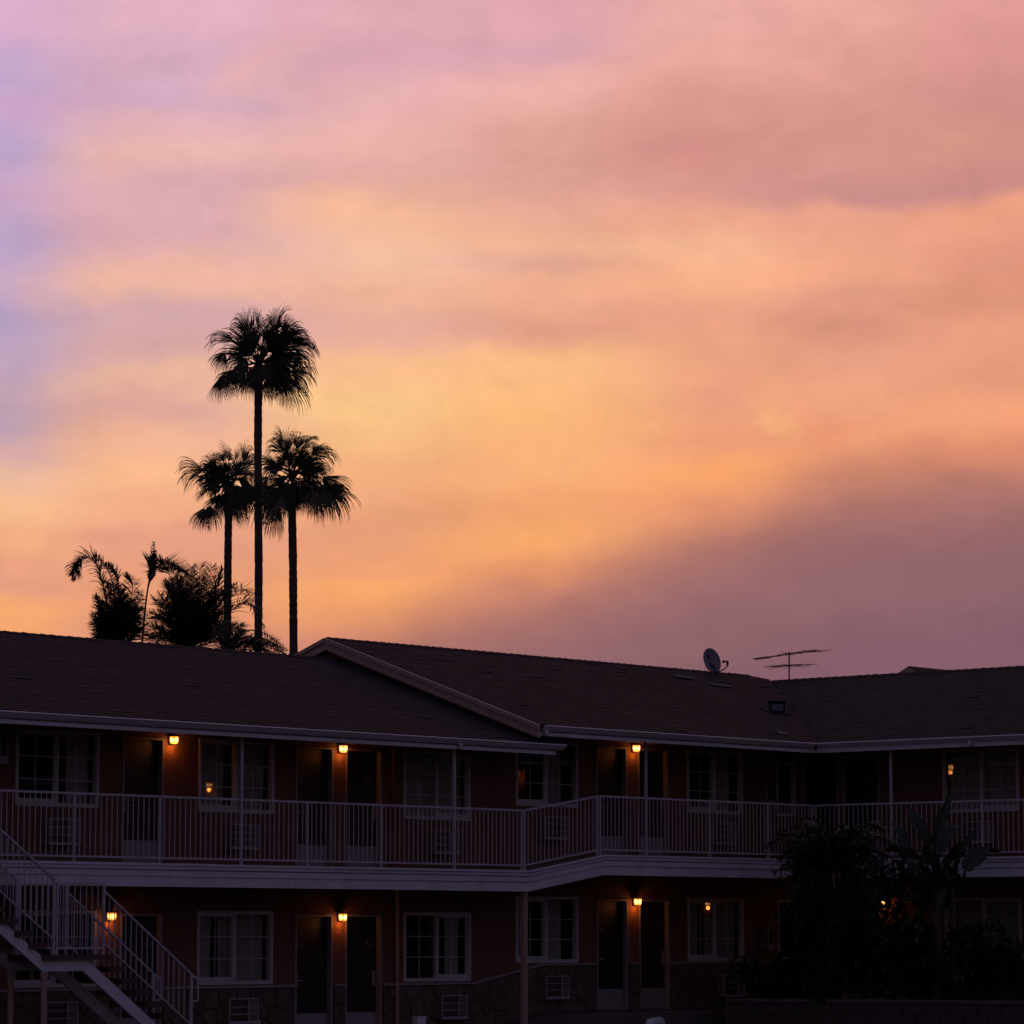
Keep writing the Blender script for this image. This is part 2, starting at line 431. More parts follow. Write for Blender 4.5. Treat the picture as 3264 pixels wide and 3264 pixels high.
def wall(T, u0, u1, z0, z1, holes, thick=.16):
    "front wall with real openings"
    us = sorted({u0, u1, *[h[0] for h in holes], *[h[1] for h in holes]})
    m = MB(T)
    for a, c in zip(us, us[1:]):
        cut = sorted((h[2], h[3]) for h in holes if h[0] <= a + 1e-6 and h[1] >= c - 1e-6)
        z = z0
        for lo, hi in cut + [(z1, z1)]:
            if lo > z + 1e-6: m.face((a, 0, z), (c, 0, z), (c, 0, lo), (a, 0, lo)); 
            z = max(z, hi)
    for a, c, lo, hi in holes:
        m.face((a, 0, lo), (a, 0, hi), (a, -thick, hi), (a, -thick, lo))
        m.face((c, 0, hi), (c, 0, lo), (c, -thick, lo), (c, -thick, hi))
        m.face((a, 0, hi), (c, 0, hi), (c, -thick, hi), (a, -thick, hi))
        m.face((c, 0, lo), (a, 0, lo), (a, -thick, lo), (c, -thick, lo))
    return m.build('wall', 'stucco', motel)

WW, WH = 1.74, 1.20
# windows: u0, floor offset, upper?, sash side, curtain spans (fractions)
WIN_A = [  # (u0, sill z, sash, curtains)
    (36.08, 3.73, 'L', [(.70, .98)]), (40.01, 3.73, 'L', [(.03, .44), (.54, .97)]), (44.93, 3.73, 'R', [(.03, .97)]),
    (47.90, 4.04, 'L', [(.56, .84)]), (52.88, 4.04, 'L', [(.52, .9)]), (55.20 - .0, 4.04, None, None),
    (36.08, .91, 'L', []), (40.01, .91, 'L', [(.03, .30), (.36, .98)]), (44.95, .91, 'R', [(.72, .95)]),
    (47.90, 1.21, 'L', [(.03, .33), (.53, .86)]), (52.88, 1.21, 'L', [(.03, .30), (.42, .97)])]
WIN_A = [w for w in WIN_A if w[3] is not None]
DOOR_A = [(38.33, 2.84, 'L'), (42.27, 2.84, 'L'), (43.48, 2.84, 'R'), (50.17, 3.15, 'L'), (51.40, 3.15, 'R'),
          (38.33, .005, 'R'), (42.28, .005, 'L'), (43.49, .005, 'R'), (50.18, .315, 'L'), (51.42, .315, 'R')]
DW, DH = .90, 2.06
WIN_C = [(3.49, 4.04, 'R', [(.03, .97)]), (3.49, 1.21, 'R', [(.03, .97)]), (9.2, 4.04, 'L', [(.03, .97)]), (19.0, 4.04, 'L', [(.03, .97)]), (12.6, 4.04, 'R', [])]
DOOR_C = [(.12, 3.15, 'L'), (1.10, 3.15, 'R'), (.12, .315, 'L'), (1.10, .315, 'R'), (6.2, 3.15, 'R'), (7.4, 3.15, 'L'), (15.6, 3.15, 'R'), (16.8, 3.15, 'L'), (6.2, .315, 'R'), (7.4, .315, 'L')]
NICHE = [(55.72, 56.34, 4.04, 5.12), (55.72, 56.34, 1.21, 2.40)]
holesA = [(w[0], w[0] + WW, w[1], w[1] + WH) for w in WIN_A] + [(d[0], d[0] + DW, d[1], d[1] + DH) for d in DOOR_A] + NICHE
holesC = [(w[0], w[0] + WW, w[1], w[1] + WH) for w in WIN_C] + [(d[0], d[0] + DW, d[1], d[1] + DH) for d in DOOR_C]
wall(TA, 26, 56.4, -.2, 5.5, holesA)
wall(TC, 0, 38, -.2, 5.5, holesC)
for T, u0, u1 in ((TA, 26.0, 57.5), (TC, -.9, 38.0)):      # dark rooms behind the openings
    m = MB(T)
    m.face((u0, -1.3, -.2), (u1, -1.3, -.2), (u1, -1.3, 5.6), (u0, -1.3, 5.6))
    for z in (2.62, 5.45): m.face((u0, -.17, z), (u1, -.17, z), (u1, -1.3, z), (u0, -1.3, z))
    m.build('room_shell', 'interior', motel)
m = MB()   # sides and rear of the building
m.box(26, 26.2, 42.02, 49.6, -.2, 5.3); m.box(26, 46.9, 49.4, 49.6, -.2, 5.3); m.box(46.9, 63.8, 49.9, 50.1, -.2, 5.4)
m.box(63.6, 63.8, 4, 49.9, -.2, 5.4); m.box(56.42, 63.6, 4, 4.2, -.2, 5.4)
m.build('rear_wall', 'stucco', motel)

def window(T, u0, z0, sash, w=WW, h=WH):
    u1, z1 = u0 + w, z0 + h
    m = MB(T)
    fw = .055
    m.box(u0, u0 + fw, -.09, .018, z0, z1); m.box(u1 - fw, u1, -.09, .018, z0, z1)
    m.box(u0 + fw, u1 - fw, -.09, .016, z0, z0 + .062); m.box(u0 + fw, u1 - fw, -.09, .016, z1 - fw, z1)
    win = m.build('window', 'window_frame', motel)
    uc = (u0 + u1) / 2
    m = MB(T); m.box(uc - .024, uc + .024, -.085, .004, z0 + .062, z1 - fw); m.build('mullion', 'window_frame', win)
    halves = [(u0 + fw, uc - .024, 'L'), (uc + .024, u1 - fw, 'R')]
    for a, c, sd in halves:
        lo = z0 + .062
        if sd == sash:     # the sliding sash has a frame of its own
            m = MB(T); m.box(a, c, -.065, -.012, lo, lo + .06); m.box(a, c, -.065, -.012, z1 - fw - .035, z1 - fw)
            m.box(c - .03, c, -.065, -.012, lo + .06, z1 - fw - .035); m.box(a, a + .03, -.065, -.012, lo + .06, z1 - fw - .035)
            m.build('sash', 'window_frame', win)
        m = MB(T); m.box(a, c, -.056, -.050, lo, z1 - fw); m.build('pane', 'glass', win)
        hh = (z1 - fw - lo) / 3
        for k in (1, 2):
            m = MB(T); m.box(a, c, -.049, -.038, lo + hh * k - .007, lo + hh * k + .007); m.build('muntin', 'window_frame', win)
        mu = (a + c) / 2
        m = MB(T); m.box(mu - .007, mu + .007, -.0475, -.0395, lo, z1 - fw); m.build('muntin', 'window_frame', win)
    return win

CURT = {}
def curtain(T, u0, z0, a, c, label, w=WW, h=WH):
    m = MB(T)
    ua, uc = u0 + w * a, u0 + w * c
    n = max(8, int((uc - ua) / .014))
    ph = random.random() * 6
    amp = random.uniform(.014, .024); wl = random.uniform(.085, .12)
    cols_ = []
    for k in range(n + 1):
        u = ua + (uc - ua) * k / n
        off = amp * sin(2 * pi * u / wl + ph) + .008 * sin(2 * pi * u / .31 + ph * 2)
        cols_.append([m.p((u + .012 * sin(u * 9 + ph) * (1 - j / 4), -.20 + off * (1.25 - .12 * j), z0 + .03 + (h - .06) * j / 4)) for j in range(5)])
    for A, B in zip(cols_, cols_[1:]):
        for j in range(4): m.f.append([A[j], B[j], B[j + 1], A[j + 1]])
    # a hem and a header tape make it a cloth with thickness
    m.box(ua, uc, -.208, -.192, z0 + h - .035, z0 + h - .005)
    o = m.build('curtain', 'curtain', None, smooth=False)
    tag(o, label, 'curtain', 'curtains behind the motel windows')

CL = {
 (36.08, 3.73): ['narrow curtain at the right of the upper window nearest the left edge'],
 (40.01, 3.73): ['left curtain of the upper window with the lamp reflection beside the roof post', 'right curtain of the upper window with the lamp reflection beside the roof post'],
 (44.93, 3.73): ['wide drawn curtain in the upper window under the end of the left gutter'],
 (47.90, 4.04): ['curtain strip in the upper window above the sloping railing'],
 (52.88, 4.04): ['dim curtain in the upper window of the middle section near the inside corner'],
 (40.01, .91): ['left curtain of the lower window beside the foot of the stairs', 'wider right curtain of the lower window beside the foot of the stairs'],
 (44.95, .91): ['narrow curtain at the right of the mostly black lower window with open view inside'],
 (47.90, 1.21): ['left curtain of the lower window behind the lone porch post', 'right curtain of the lower window behind the lone porch post'],
 (52.88, 1.21): ['left curtain of the dim lower window left of the palm', 'right curtain of the dim lower window left of the palm'],
 (3.49, 4.04): ['pleated curtain filling the upper window of the right wing'],
 (3.49, 1.21): ['curtain in the lower window of the right wing behind the shrubs'],
 (9.2, 4.04): ['curtain of the first right wing window outside the picture'],
 (19.0, 4.04): ['curtain of the second right wing window outside the picture'],
}
for T, wins in ((TA, WIN_A), (TC, WIN_C)):
    for u0, z0, sash, cur in wins:
        window(T, u0, z0, sash)
        for k, (a, c) in enumerate(cur):
            curtain(T, u0, z0, a, c, CL[(u0, z0)][k])
for a, c, lo, hi in NICHE:      # narrow window in the inside corner
    m = MB(TA)
    m.box(a, a + .05, -.09, .018, lo, hi); m.box(c - .05, c, -.09, .018, lo, hi); m.box(a + .05, c - .05, -.09, .016, lo, lo + .06); m.box(a + .05, c - .05, -.09, .016, hi - .05, hi)
    wn_ = m.build('window', 'trim', motel)
    m = MB(TA); m.box(a + .05, c - .05, -.056, -.05, lo + .06, hi - .05); m.build('pane', 'glass', wn_)

def door(T, u0, z0, side):
    u1, z1 = u0 + DW, z0 + DH
    fr = .036
    m = MB(T); m.box(u0 + fr, u1 - fr, -.13, -.085, z0 + .012, z1 - fr)
    d = m.build('door', 'door', motel)
    m = MB(T)
    m.box(u0, u0 + fr, -.15, .014, z0, z1); m.box(u1 - fr, u1, -.15, .014, z0, z1); m.box(u0 + fr, u1 - fr, -.15, .013, z1 - fr, z1)
    m.build('frame', 'door_frame', d)
    m = MB(T); m.box(u0 + fr + .008, u1 - fr - .008, -.085, -.081, z0 + .02, z0 + .40); m.build('kick_plate', 'steel', d)
    uh = u0 + fr + .07 if side == 'L' else u1 - fr - .07
    sg = 1 if side == 'L' else -1
    m = MB(T); m.box(uh - .035, uh + .035, -.085, -.07, z0 + .84, z0 + 1.10); m.build('lock_plate', 'brass', d)
    m = MB(T); m.tube([(uh, -.075, z0 + .95), (uh, -.02, z0 + .95), (uh + sg * .02, -.012, z0 + .95), (uh + sg * .11, -.012, z0 + .95)], .011, 8); m.build('handle', 'steel', d)
    # round room plaque
    up = uh + sg * .11
    m = MB(T)
    ring = [(up + .062 * cos(2 * pi * k / 20), -.08, z0 + 1.56 + .062 * sin(2 * pi * k / 20)) for k in range(21)]
    m.tube(ring, .0045, 6, False); m.build('room_plaque', 'steel', d)
    m = MB(T); m.box(u0, u1, -.15, .03, z0 - .003, z0 + .012); m.build('threshold', 'concrete', d)
for T, ds in ((TA, DOOR_A), (TC, DOOR_C)):
    for a in ds: door(T, *a)

# ---- stone veneer under the lower windows
wains = None
def clip(poly, a, b_, c):
    "keep the side a*x+b*y<=c"
    out = []
    for i in range(len(poly)):
        p, q = poly[i], poly[(i + 1) % len(poly)]
        dp, dq = a * p[0] + b_ * p[1] - c, a * q[0] + b_ * q[1] - c
        if dp <= 0: out.append(p)
        if dp * dq < 0:
            k = dp / (dp - dq); out.append((p[0] + (q[0] - p[0]) * k, p[1] + (q[1] - p[1]) * k))
    return out
def stones(T, u0, u1, dzf, base):
    m = MB(T)
    brk = [u0] + [x for x in (46.75, 48.6) if u0 < x < u1 and T is TA] + [u1]
    for a, c in zip(brk, brk[1:]): m.box(a, c, .001, .022, 0, .85, dzf)
    back_ = m.build('stone_veneer', 'mortar', motel)
    for a, c in zip(brk, brk[1:]):
        m = MB(T); m.box(a + .001, c - .001, .002, .065, .852, .895, dzf); m.build('ledge', 'door_frame', back_)
    w, h = u1 - u0, .84
    nx, nz_ = max(1, round(w / .34)), 3
    pts = []
    for j in range(nz_):
        for i in range(nx):
            pts.append((u0 + (i + .5 + random.uniform(-.36, .36) + (.25 if j % 2 else -.25) * (nx > 1)) * w / nx, (j + .5 + random.uniform(-.34, .34)) * h / nz_))
    for p in pts:
        if not (u0 + .03 < p[0] < u1 - .03): continue
        poly = [(u0 + .01, .01), (u1 - .01, .01), (u1 - .01, h), (u0 + .01, h)]
        for q in pts:
            if q is p: continue
            ax, ay = q[0] - p[0], q[1] - p[1]
            L = sqrt(ax * ax + ay * ay)
            if L > 1.1: continue
            ax, ay = ax / L, ay / L
            poly = clip(poly, ax, ay, ax * p[0] + ay * p[1] + L / 2 - random.uniform(.008, .014))
            if len(poly) < 3: break
        if len(poly) < 3: continue
        cxp = sum(q[0] for q in poly) / len(poly); czp = sum(q[1] for q in poly) / len(poly)
        th = random.uniform(.035, .06)
        tl = (random.uniform(-.03, .03), random.uniform(-.03, .03))
        m = MB(T)
        lo = [m.p((x, .022, y + dzf(x))) for x, y in poly]
        hi = [m.p((cxp + (x - cxp) * .93, th + tl[0] * (x - cxp) + tl[1] * (y - czp), czp + (y - czp) * .93 + dzf(x))) for x, y in poly]
        n = len(poly)
        m.f.append(hi)
        for k in range(n): m.f.append([lo[k], lo[(k + 1) % n], hi[(k + 1) % n], hi[k]])
        m.build('stone', 'stone', back_, local=True)
for a, c in ((35.2, 38.30), (39.27, 42.25), (43.20, 43.47), (44.41, 50.15), (51.10, 51.40), (52.35, 56.35)):
    stones(TA, a, c, dz_wall, 0)
for a, c in ((2.03, 6.15),): stones(TC, a, c, upC, 0)

# ---- upper deck with layered edge boards
def ubox(m, u0, u1, n0, n1, z0, z1, dzf, brks):
    bs = [u0] + [x for x in brks if u0 < x < u1] + [u1]
    for a, c in zip(bs, bs[1:]): m.box(a, c, n0, n1, z0, z1, dzf)
BR = (46.40, 48.45)
m = MB(TA); ubox(m, 26, 56.39, .002, 1.60, 2.60, 2.80, dz_rail, BR); deckA = m.build('deck', 'soffit', motel)
m = MB(TC); m.box(1.60, 38, .002, 1.60, 2.60 + STEP, 2.80 + STEP); deckC = m.build('deck', 'soffit', motel)
rows = [(2.796, 2.835, 1.60, 1.672), (2.737, 2.789, 1.60, 1.652), (2.636, 2.729, 1.60, 1.632), (2.468, 2.630, 1.60, 1.614)]
for T, dk, dzf, a0, a1, inner in ((TA, deckA, dz_rail, 26, 54.78, BR), (TC, deckC, upC, 1.62, 38, ())):
    for ri, (z0, z1, n0, n1) in enumerate(rows):
        joints = [a0]
        x = a0 + random.uniform(1.2, 2.6)
        while x < a1 - .8:
            joints.append(x); x += random.uniform(2.4, 4.2)
        for s_ in ((46.40, 48.45) if T is TA else ()):
            joints = [j for j in joints if abs(j - s_) > .5] + [s_]
        joints = sorted(joints) + [a1]
        for a, c in zip(joints, joints[1:]):
            jn, jz = random.uniform(-.004, .006), random.uniform(-.004, .004)
            m = MB(T); m.box(a + .002, c - .002, n0 + .001 * ri, n1 + jn, z0 + (jz if ri else 0), z1 + jz, dzf)
            m.build('edge_board', 'trim', dk)
# posts
for T, u, z0, z1 in ((TA, 39.53, 2.8, 5.0), (TA, 44.60, 2.8, 5.0), (TA, 34.3, 2.8, 5.0), (TA, 49.79, 3.1, 5.3), (TC, 3.34, 3.1, 5.3), (TC, 8.4, 3.1, 5.3), (TC, 13.5, 3.1, 5.3)):
    m = MB(T); m.box(u - .022, u + .022, 1.478, 1.522, z0, z1); m.build('roof_post', 'rail', motel)
for T, u, z0, z1 in ((TA, 46.42, -.05, 2.60), (TA, 54.85, .2, 2.90), (TA, 30.0, -.05, 2.6), (TC, 8.4, .2, 2.9)):
    m = MB(T); m.box(u - .045, u + .045, 1.455, 1.545, z0, z1); m.build('porch_post', 'rake', motel)

# ---- roofs
SL = .3455
def roofpt(base, n): return base + SL * n
def shingles(name, parent, P, along, upd, nc, lims, seed):
    "courses of three-tab shingles: P eave origin, along/upd unit vectors in plan"
    rnd = random.Random(seed)
    m = MB()
    P, along, upd = Vector(P), Vector(along), Vector(upd)
    nrm = along.cross(upd); nrm = nrm if nrm.z > 0 else -nrm
    ex = .142
    for j in range(nc):
        lo, hi = lims(j * ex / sqrt(1 + SL * SL))
        lo2, hi2 = lims((j + 1) * ex / sqrt(1 + SL * SL))
        x = lo - rnd.uniform(0, .3)
        wob = rnd.uniform(-.004, .004)
        while x < hi:
            w = .305
            a, c = max(x, lo), min(x + w - .006, hi)
            if c - a > .02:
                k1, k2 = rnd.uniform(-.006, .006) + wob, rnd.uniform(.005, .010) + (.012 if rnd.random() < .005 else 0)
                y0, y1 = j * ex - .01 + k1, (j + 1) * ex + .004
                a2, c2 = min(max(x, lo2), hi2), max(min(x + w - .006, hi2), lo2)
                q0 = P + along * a + upd * y0 + nrm * (k2); q1 = P + along * c + upd * y0 + nrm * (k2 + rnd.uniform(-.002, .002))
                q2 = P + along * c2 + upd * y1 + nrm * .003; q3 = P + along * a2 + upd * y1 + nrm * .003
                b0, b1 = q0 - nrm * (k2 + .004), q1 - nrm * (k2 + .004)
                i = [m.p(q) for q in (q0, q1, q2, q3, b0, b1)]
                m.f.append([i[0], i[1], i[2], i[3]]); m.f.append([i[4], i[5], i[1], i[0]])
            x += w
    o = m.build(name, 'shingle', parent, kind='stuff')
    return o
def ridge_caps(parent, p0, p1, seed):
    rnd = random.Random(seed)
    p0, p1 = Vector(p0), Vector(p1)
    d = (p1 - p0); L = d.length; d.normalize()
    sd = Vector((-d.y, d.x, 0))
    m = MB()
    x = 0
    while x < L:
        e = min(L, x + .21)
        r = rnd.uniform(.004, .011)
        A, B = p0 + d * x, p0 + d * e
        for s_ in (-1, 1):
            o = sd * s_ * .15 + Vector((0, 0, -SL * .15))
            m.face(A + Vector((0, 0, r + .012)), B + Vector((0, 0, .008)), B + o + Vector((0, 0, .006)), A + o + Vector((0, 0, r + .010)))
            m.face(A + Vector((0, 0, r + .012)), A + o + Vector((0, 0, r + .010)), A + o, A)
        x = e - .005 if e < L else L + 1
    m.build('ridge_cap', 'shingle', parent, kind='stuff')
UPL = sqrt(1 + SL * SL)
YE, ZA, ZB = 40.2, 5.06, 5.38
YRA, YRB, XEC, XRC = 45.15, 45.40, 54.75, 59.60
zra, zrb, zrc = ZA + SL * (YRA - YE), ZB + SL * (YRB - YE), ZB + SL * (XRC - XEC)
def slab(m, pts, th=.06):
    "sheathing under a roof plane"
    m.prism([Vector(p) - Vector((0, 0, th)) for p in pts], (0, 0, th - .006))
# left section
m = MB(); slab(m, [(26, YE, ZA), (47.02, YE, ZA), (47.02, YRA, zra), (26, YRA, zra)]); slab(m, [(26, YRA, zra), (47.02, YRA, zra), (47.02, 2 * YRA - YE, ZA), (26, 2 * YRA - YE, ZA)])
m.prism([(47.0, YE + .1, ZA - .11), (47.0, YRA, ZA - .11), (47.0, YRA, zra - .07), (47.0, YE + .1, ZA - .03)], (.015, 0, 0))
roofA = m.build('roof', 'shingle', motel)
shingles('shingles', roofA, (0, YE, ZA), (1, 0, 0), (0, 1 / UPL, SL / UPL), int((YRA - YE) * UPL / .142), lambda y: (27, 47.03), 1)
ridge_caps(roofA, (27, YRA, zra), (47.0, YRA, zra), 5)
# middle section
m = MB()
slab(m, [(46.5, YE, ZB), (XEC, YE, ZB), (XRC, YE + XRC - XEC, zrc), (59.35, YRB, zrb), (46.5, YRB, zrb)])
slab(m, [(46.5, YRB, zrb), (59.35, YRB, zrb), (64.4, 2 * YRB - YE, ZB), (46.5, 2 * YRB - YE, ZB)])
slab(m, [(59.35, YRB, zrb), (XRC, YE + XRC - XEC, zrc), (64.4, 45.05, 5.42), (64.4, 2 * YRB - YE, ZB)])
roofB = m.build('roof', 'shingle', motel)
shingles('shingles', roofB, (0, YE, ZB), (1, 0, 0), (0, 1 / UPL, SL / UPL), int((YRB - YE) * UPL / .142), lambda y: (46.5, min(XEC + y, 59.45 if y > 5.0 else 99)), 2)
ridge_caps(roofB, (46.5, YRB, zrb), (59.3, YRB, zrb), 6)
# right wing
m = MB()
slab(m, [(XEC, YE, ZB), (XRC, YE + XRC - XEC, zrc), (XRC, 4, zrc), (XEC, 4, ZB)]); slab(m, [(XRC, 45.05, zrc), (64.4, 45.05, ZB), (64.4, 4, ZB), (XRC, 4, zrc)])
roofC = m.build('roof', 'shingle', motel)
shingles('shingles', roofC, (XEC, 0, ZB), (0, 1, 0), (1 / UPL, 0, SL / UPL), int((XRC - XEC) * UPL / .142), lambda y: (14, YE + y), 3)
ridge_caps(roofC, (XRC, 14, zrc), (XRC, 45.0, zrc), 8)
# gable of the middle section where it rises above the left roof
gm = MB(); zi = .10
gm.prism([(46.62, YE + .35, ZB - .12), (46.62, YRB, zrb - .20), (46.62, 2 * YRB - YE - .35, ZB - .12)], (.08, 0, 0))
gm.build('gable_wall', 'stucco', motel)
for sgn in (1, -1):
    y0, y1 = (YE - .02, YRB) if sgn > 0 else (2 * YRB - YE + .02, YRB)
    z0 = ZB - SL * .02
    m = MB(); m.prism([(46.44, y0, z0 - .235), (46.44, y1, zrb - .225), (46.44, y1, zrb - .075), (46.44, y0, z0 - .075)], (.05, 0, 0)); m.build('rake_board', 'rake', roofB)
    m = MB(); m.prism([(46.405, y0 , z0 - .085), (46.405, y1, zrb - .083), (46.405, y1, zrb - .005), (46.405, y0, z0 - .005)], (.08, 0, 0)); m.build('rake_trim', 'rake', roofB)
# gutters and eave boards
def gutter(T, u0, u1, zt, parent, cut=None):
    prof = [(1.76, 0), (1.86, 0), (1.872, -.008), (1.872, -.022), (1.85, -.030), (1.842, -.046), (1.80, -.088), (1.785, -.10), (1.76, -.10)]
    inner = [(1.77, -.006), (1.858, -.006)]
    m = MB(T)
    # open trough: outer skin only, with a rolled lip
    e0 = [m.p((u0 + (cut * (n - 1.76) if cut else 0), n, zt + z)) for n, z in prof]
    e1 = [m.p((u1, n, zt + z)) for n, z in prof]
    for k in range(len(prof) - 1):
        if k == 0: continue
        m.f.append([e0[k], e1[k], e1[k + 1], e0[k + 1]])
    m.f.append(e0[::-1]); m.f.append(e1)
    m.f.append([e0[0], e0[-1], e1[-1], e1[0]])
    m.face((u0, 1.79, zt - .03), (u1, 1.79, zt - .03), (u1, 1.86, zt - .03), (u0, 1.86, zt - .03))
    m.build('gutter', 'gutter', parent)
gutter(TA, 26, 47.15, 5.045, roofA)
gutter(TA, 46.60, 54.535, 5.365, roofB)
gutter(TC, 1.86, 38, 5.365, roofC)
for T, a, c, z, par in ((TA, 26, 46.98, 4.862, roofA), (TA, 46.50, 54.66, 5.182, roofB), (TC, 1.745, 38, 5.182, roofC)):
    m = MB(T); m.box(a, c, 1.705, 1.752, z, z + .062); m.box(a + .001, c - .001, 1.69, 1.705, z + .062, z + .13); m.build('eave_board', 'trim', par)
for T, a, c, z, par in ((TA, 26, 46.95, 4.985, roofA), (TA, 46.96, 56.39, 5.30, roofB), (TC, 1.70, 38, 5.30, roofC)):
    m = MB(T); m.box(a, c, .001, 1.705, z, z + .02); m.build('soffit', 'soffit', par)
for T, u, z, par in ((TA, 44.42, 5.045, roofA), (TA, 46.66, 5.365, roofB), (TC, 5.35, 5.365, roofC)):
    m = MB(T); m.tube([(u, 1.815, z - .09), (u, 1.815, z - .13), (u, 1.80, z - .155), (u, 1.765, z - .17)], .034, 10); m.build('gutter_outlet', 'gutter', par, smooth=True)
# small gable showing over the right wing's ridge
pk = at(2896, 2123, 75.0)
m = MB()
yk = pk.y
for s_ in (-1, 1):
    m.prism([(pk.x, yk, pk.z), (pk.x, yk + s_ * 1.6, pk.z - 1.6 * SL * 1.4), (pk.x, yk + s_ * 1.6, pk.z - 1.6 * SL * 1.4 - .05), (pk.x, yk, pk.z - .05)], (2.5, 0, 0))
rg = m.build('roof', 'shingle', motel)
m = MB()
for s_ in (-1, 1):
    m.prism([(pk.x - .03, yk, pk.z - .02), (pk.x - .03, yk + s_ * 1.6, pk.z - 1.6 * SL * 1.4 - .02), (pk.x - .03, yk + s_ * 1.6, pk.z - 1.6 * SL * 1.4 - .16), (pk.x - .03, yk, pk.z - .16)], (.03, 0, 0))
m.build('rake_board', 'rake', rg)
m = MB(); m.prism([(pk.x + .1, yk - 1.5, pk.z - .85), (pk.x + .1, yk, pk.z - .1), (pk.x + .1, yk + 1.5, pk.z - .85)], (.05, 0, 0)); m.build('gable_wall', 'stucco', motel)
# downpipe beside the double doors
m = MB(TA); m.tube([(44.62, .05, 4.98), (44.62, .05, 2.60)], .033, 8); m.build('downpipe', 'stucco', motel)
m = MB(TA); m.tube([(44.70, .09, 2.60), (44.70, .09, .02)], .033, 8); m.build('downpipe', 'rake', motel)

# ------------------------------------------------------------------ railings
BALME = {}
def baluster_mesh(h):
    k = round(h, 3)
    if k not in BALME:
        m = MB(); m.box(-.0068, .0068, -.0068, .0068, 0, h); BALME[k] = m.mesh('baluster', 'rail')
    return BALME[k]
def railing(name, label, T, nn, u0, u1, posts, zf, dzf, post_at_end=True, rot=0, bal_to=None):
    "level or sloping picket railing standing on the deck"
    base = Vector(T(u0, nn, zf + dzf(u0)))
    t = thing(name, label, 'railing', base, 'balcony railings of the upper walkway')
    m = MB(T); m.box(u0, u1, nn - .02, nn + .02, zf + 1.022, zf + 1.058, dzf); m.build('top_rail', 'rail', t)
    m = MB(T); m.box(u0, u1, nn - .014, nn + .014, zf + .070, zf + .100, dzf); m.build('bottom_rail', 'rail', t)
    for p in posts:
        m = MB(T); m.box(p - .02, p + .02, nn - .0195, nn + .0195, zf - .005, zf + 1.023, lambda u, p=p: dzf(p)); m.build('post', 'rail', t)
    allp = sorted(posts)
    for a, c in zip(allp, allp[1:]):
        if bal_to is not None and a >= bal_to: continue
        k = max(1, round((c - a) / .111))
        for i in range(1, k):
            u = a + (c - a) * i / k
            o = link('baluster', baluster_mesh(.926), t, T(u, nn, zf + .098 + dzf(u)))
            o.rotation_euler.z = random.uniform(-.05, .05)
            o.location.x += random.uniform(-.003, .003)
    return t
flat = lambda u: 0
railing('balcony_railing', 'long white picket railing on the left stretch of the upper walkway above the stairs', TA, 1.5, 30.6, 46.37,
        [30.62, 32.4, 34.2, 35.98, 37.75, 39.53, 41.03, 42.79, 44.60, 46.35], 2.835, flat)
railing('balcony_railing', 'short picket railing sloping up along the ramp between the two deck levels', TA, 1.5, 46.40, 48.43, [46.42, 48.40], 2.835, dz_rail)
railing('balcony_railing', 'picket railing of the higher middle deck running right to the inside corner', TA, 1.5, 48.46, 54.88, [48.48, 49.79, 51.66, 53.45, 54.86], 2.835 + STEP, flat)
railing('balcony_railing', 'picket railing of the right wing behind the big paddle leaves', TC, 1.5, 1.53, 30, [1.56, 3.34, 5.39, 7.2, 9.0, 12.6, 16.2, 19.8, 23.4, 27.0, 29.98], 2.835 + STEP, flat, bal_to=9.0)

# ------------------------------------------------------------------ outside stairs
st = thing('exterior_staircase', 'straight outdoor stairs with landing, slab treads and white picket railings at lower left', 'staircase', (35, 39.8, gz(35, 39.8)))
LZ = 1.44
m = MB(TA); m.box(34.45, 35.78, 1.70, 2.62, LZ - .075, LZ); m.build('landing', 'tread', st)
for i in range(1, 8):
    m = MB(TA); m.box(35.74 + (i - 1) * .272, 36.05 + (i - 1) * .272, 1.72, 2.60, LZ - .178 * i - .085, LZ - .178 * i); m.build('tread', 'tread', st)
for i in range(1, 8):
    m = MB(TA); m.box(34.47 - i * .272, 34.78 - i * .272, 1.72, 2.60, LZ + .176 * i - .085, LZ + .176 * i); m.build('tread', 'tread', st)
m = MB(TA); m.box(30.9, 32.58, 1.66, 2.62, 2.755, 2.83); m.build('landing', 'tread', st)
for n0 in (2.50, 1.76):
    m = MB(TA)
    pts = [(32.2, 2.73), (34.48, 1.20), (35.27, 1.20), (37.03, 0.0), (37.33, 0.0), (35.36, 1.36), (34.56, 1.36), (32.42, 2.76)]
    m.prism([(u, n0, z) for u, z in pts], (0, .05, 0)); m.build('stringer', 'trim', st)
    m = MB(TA); m.tube([(34.53, n0 + .025, gz(35, 40)), (34.53, n0 + .025, 1.06), (34.53, n0 + .025, 1.10), (34.53, n0 + .025, 1.2)], [.047, .047, .06, .06], 12); m.build('support_post', 'rake', st, smooth=False)
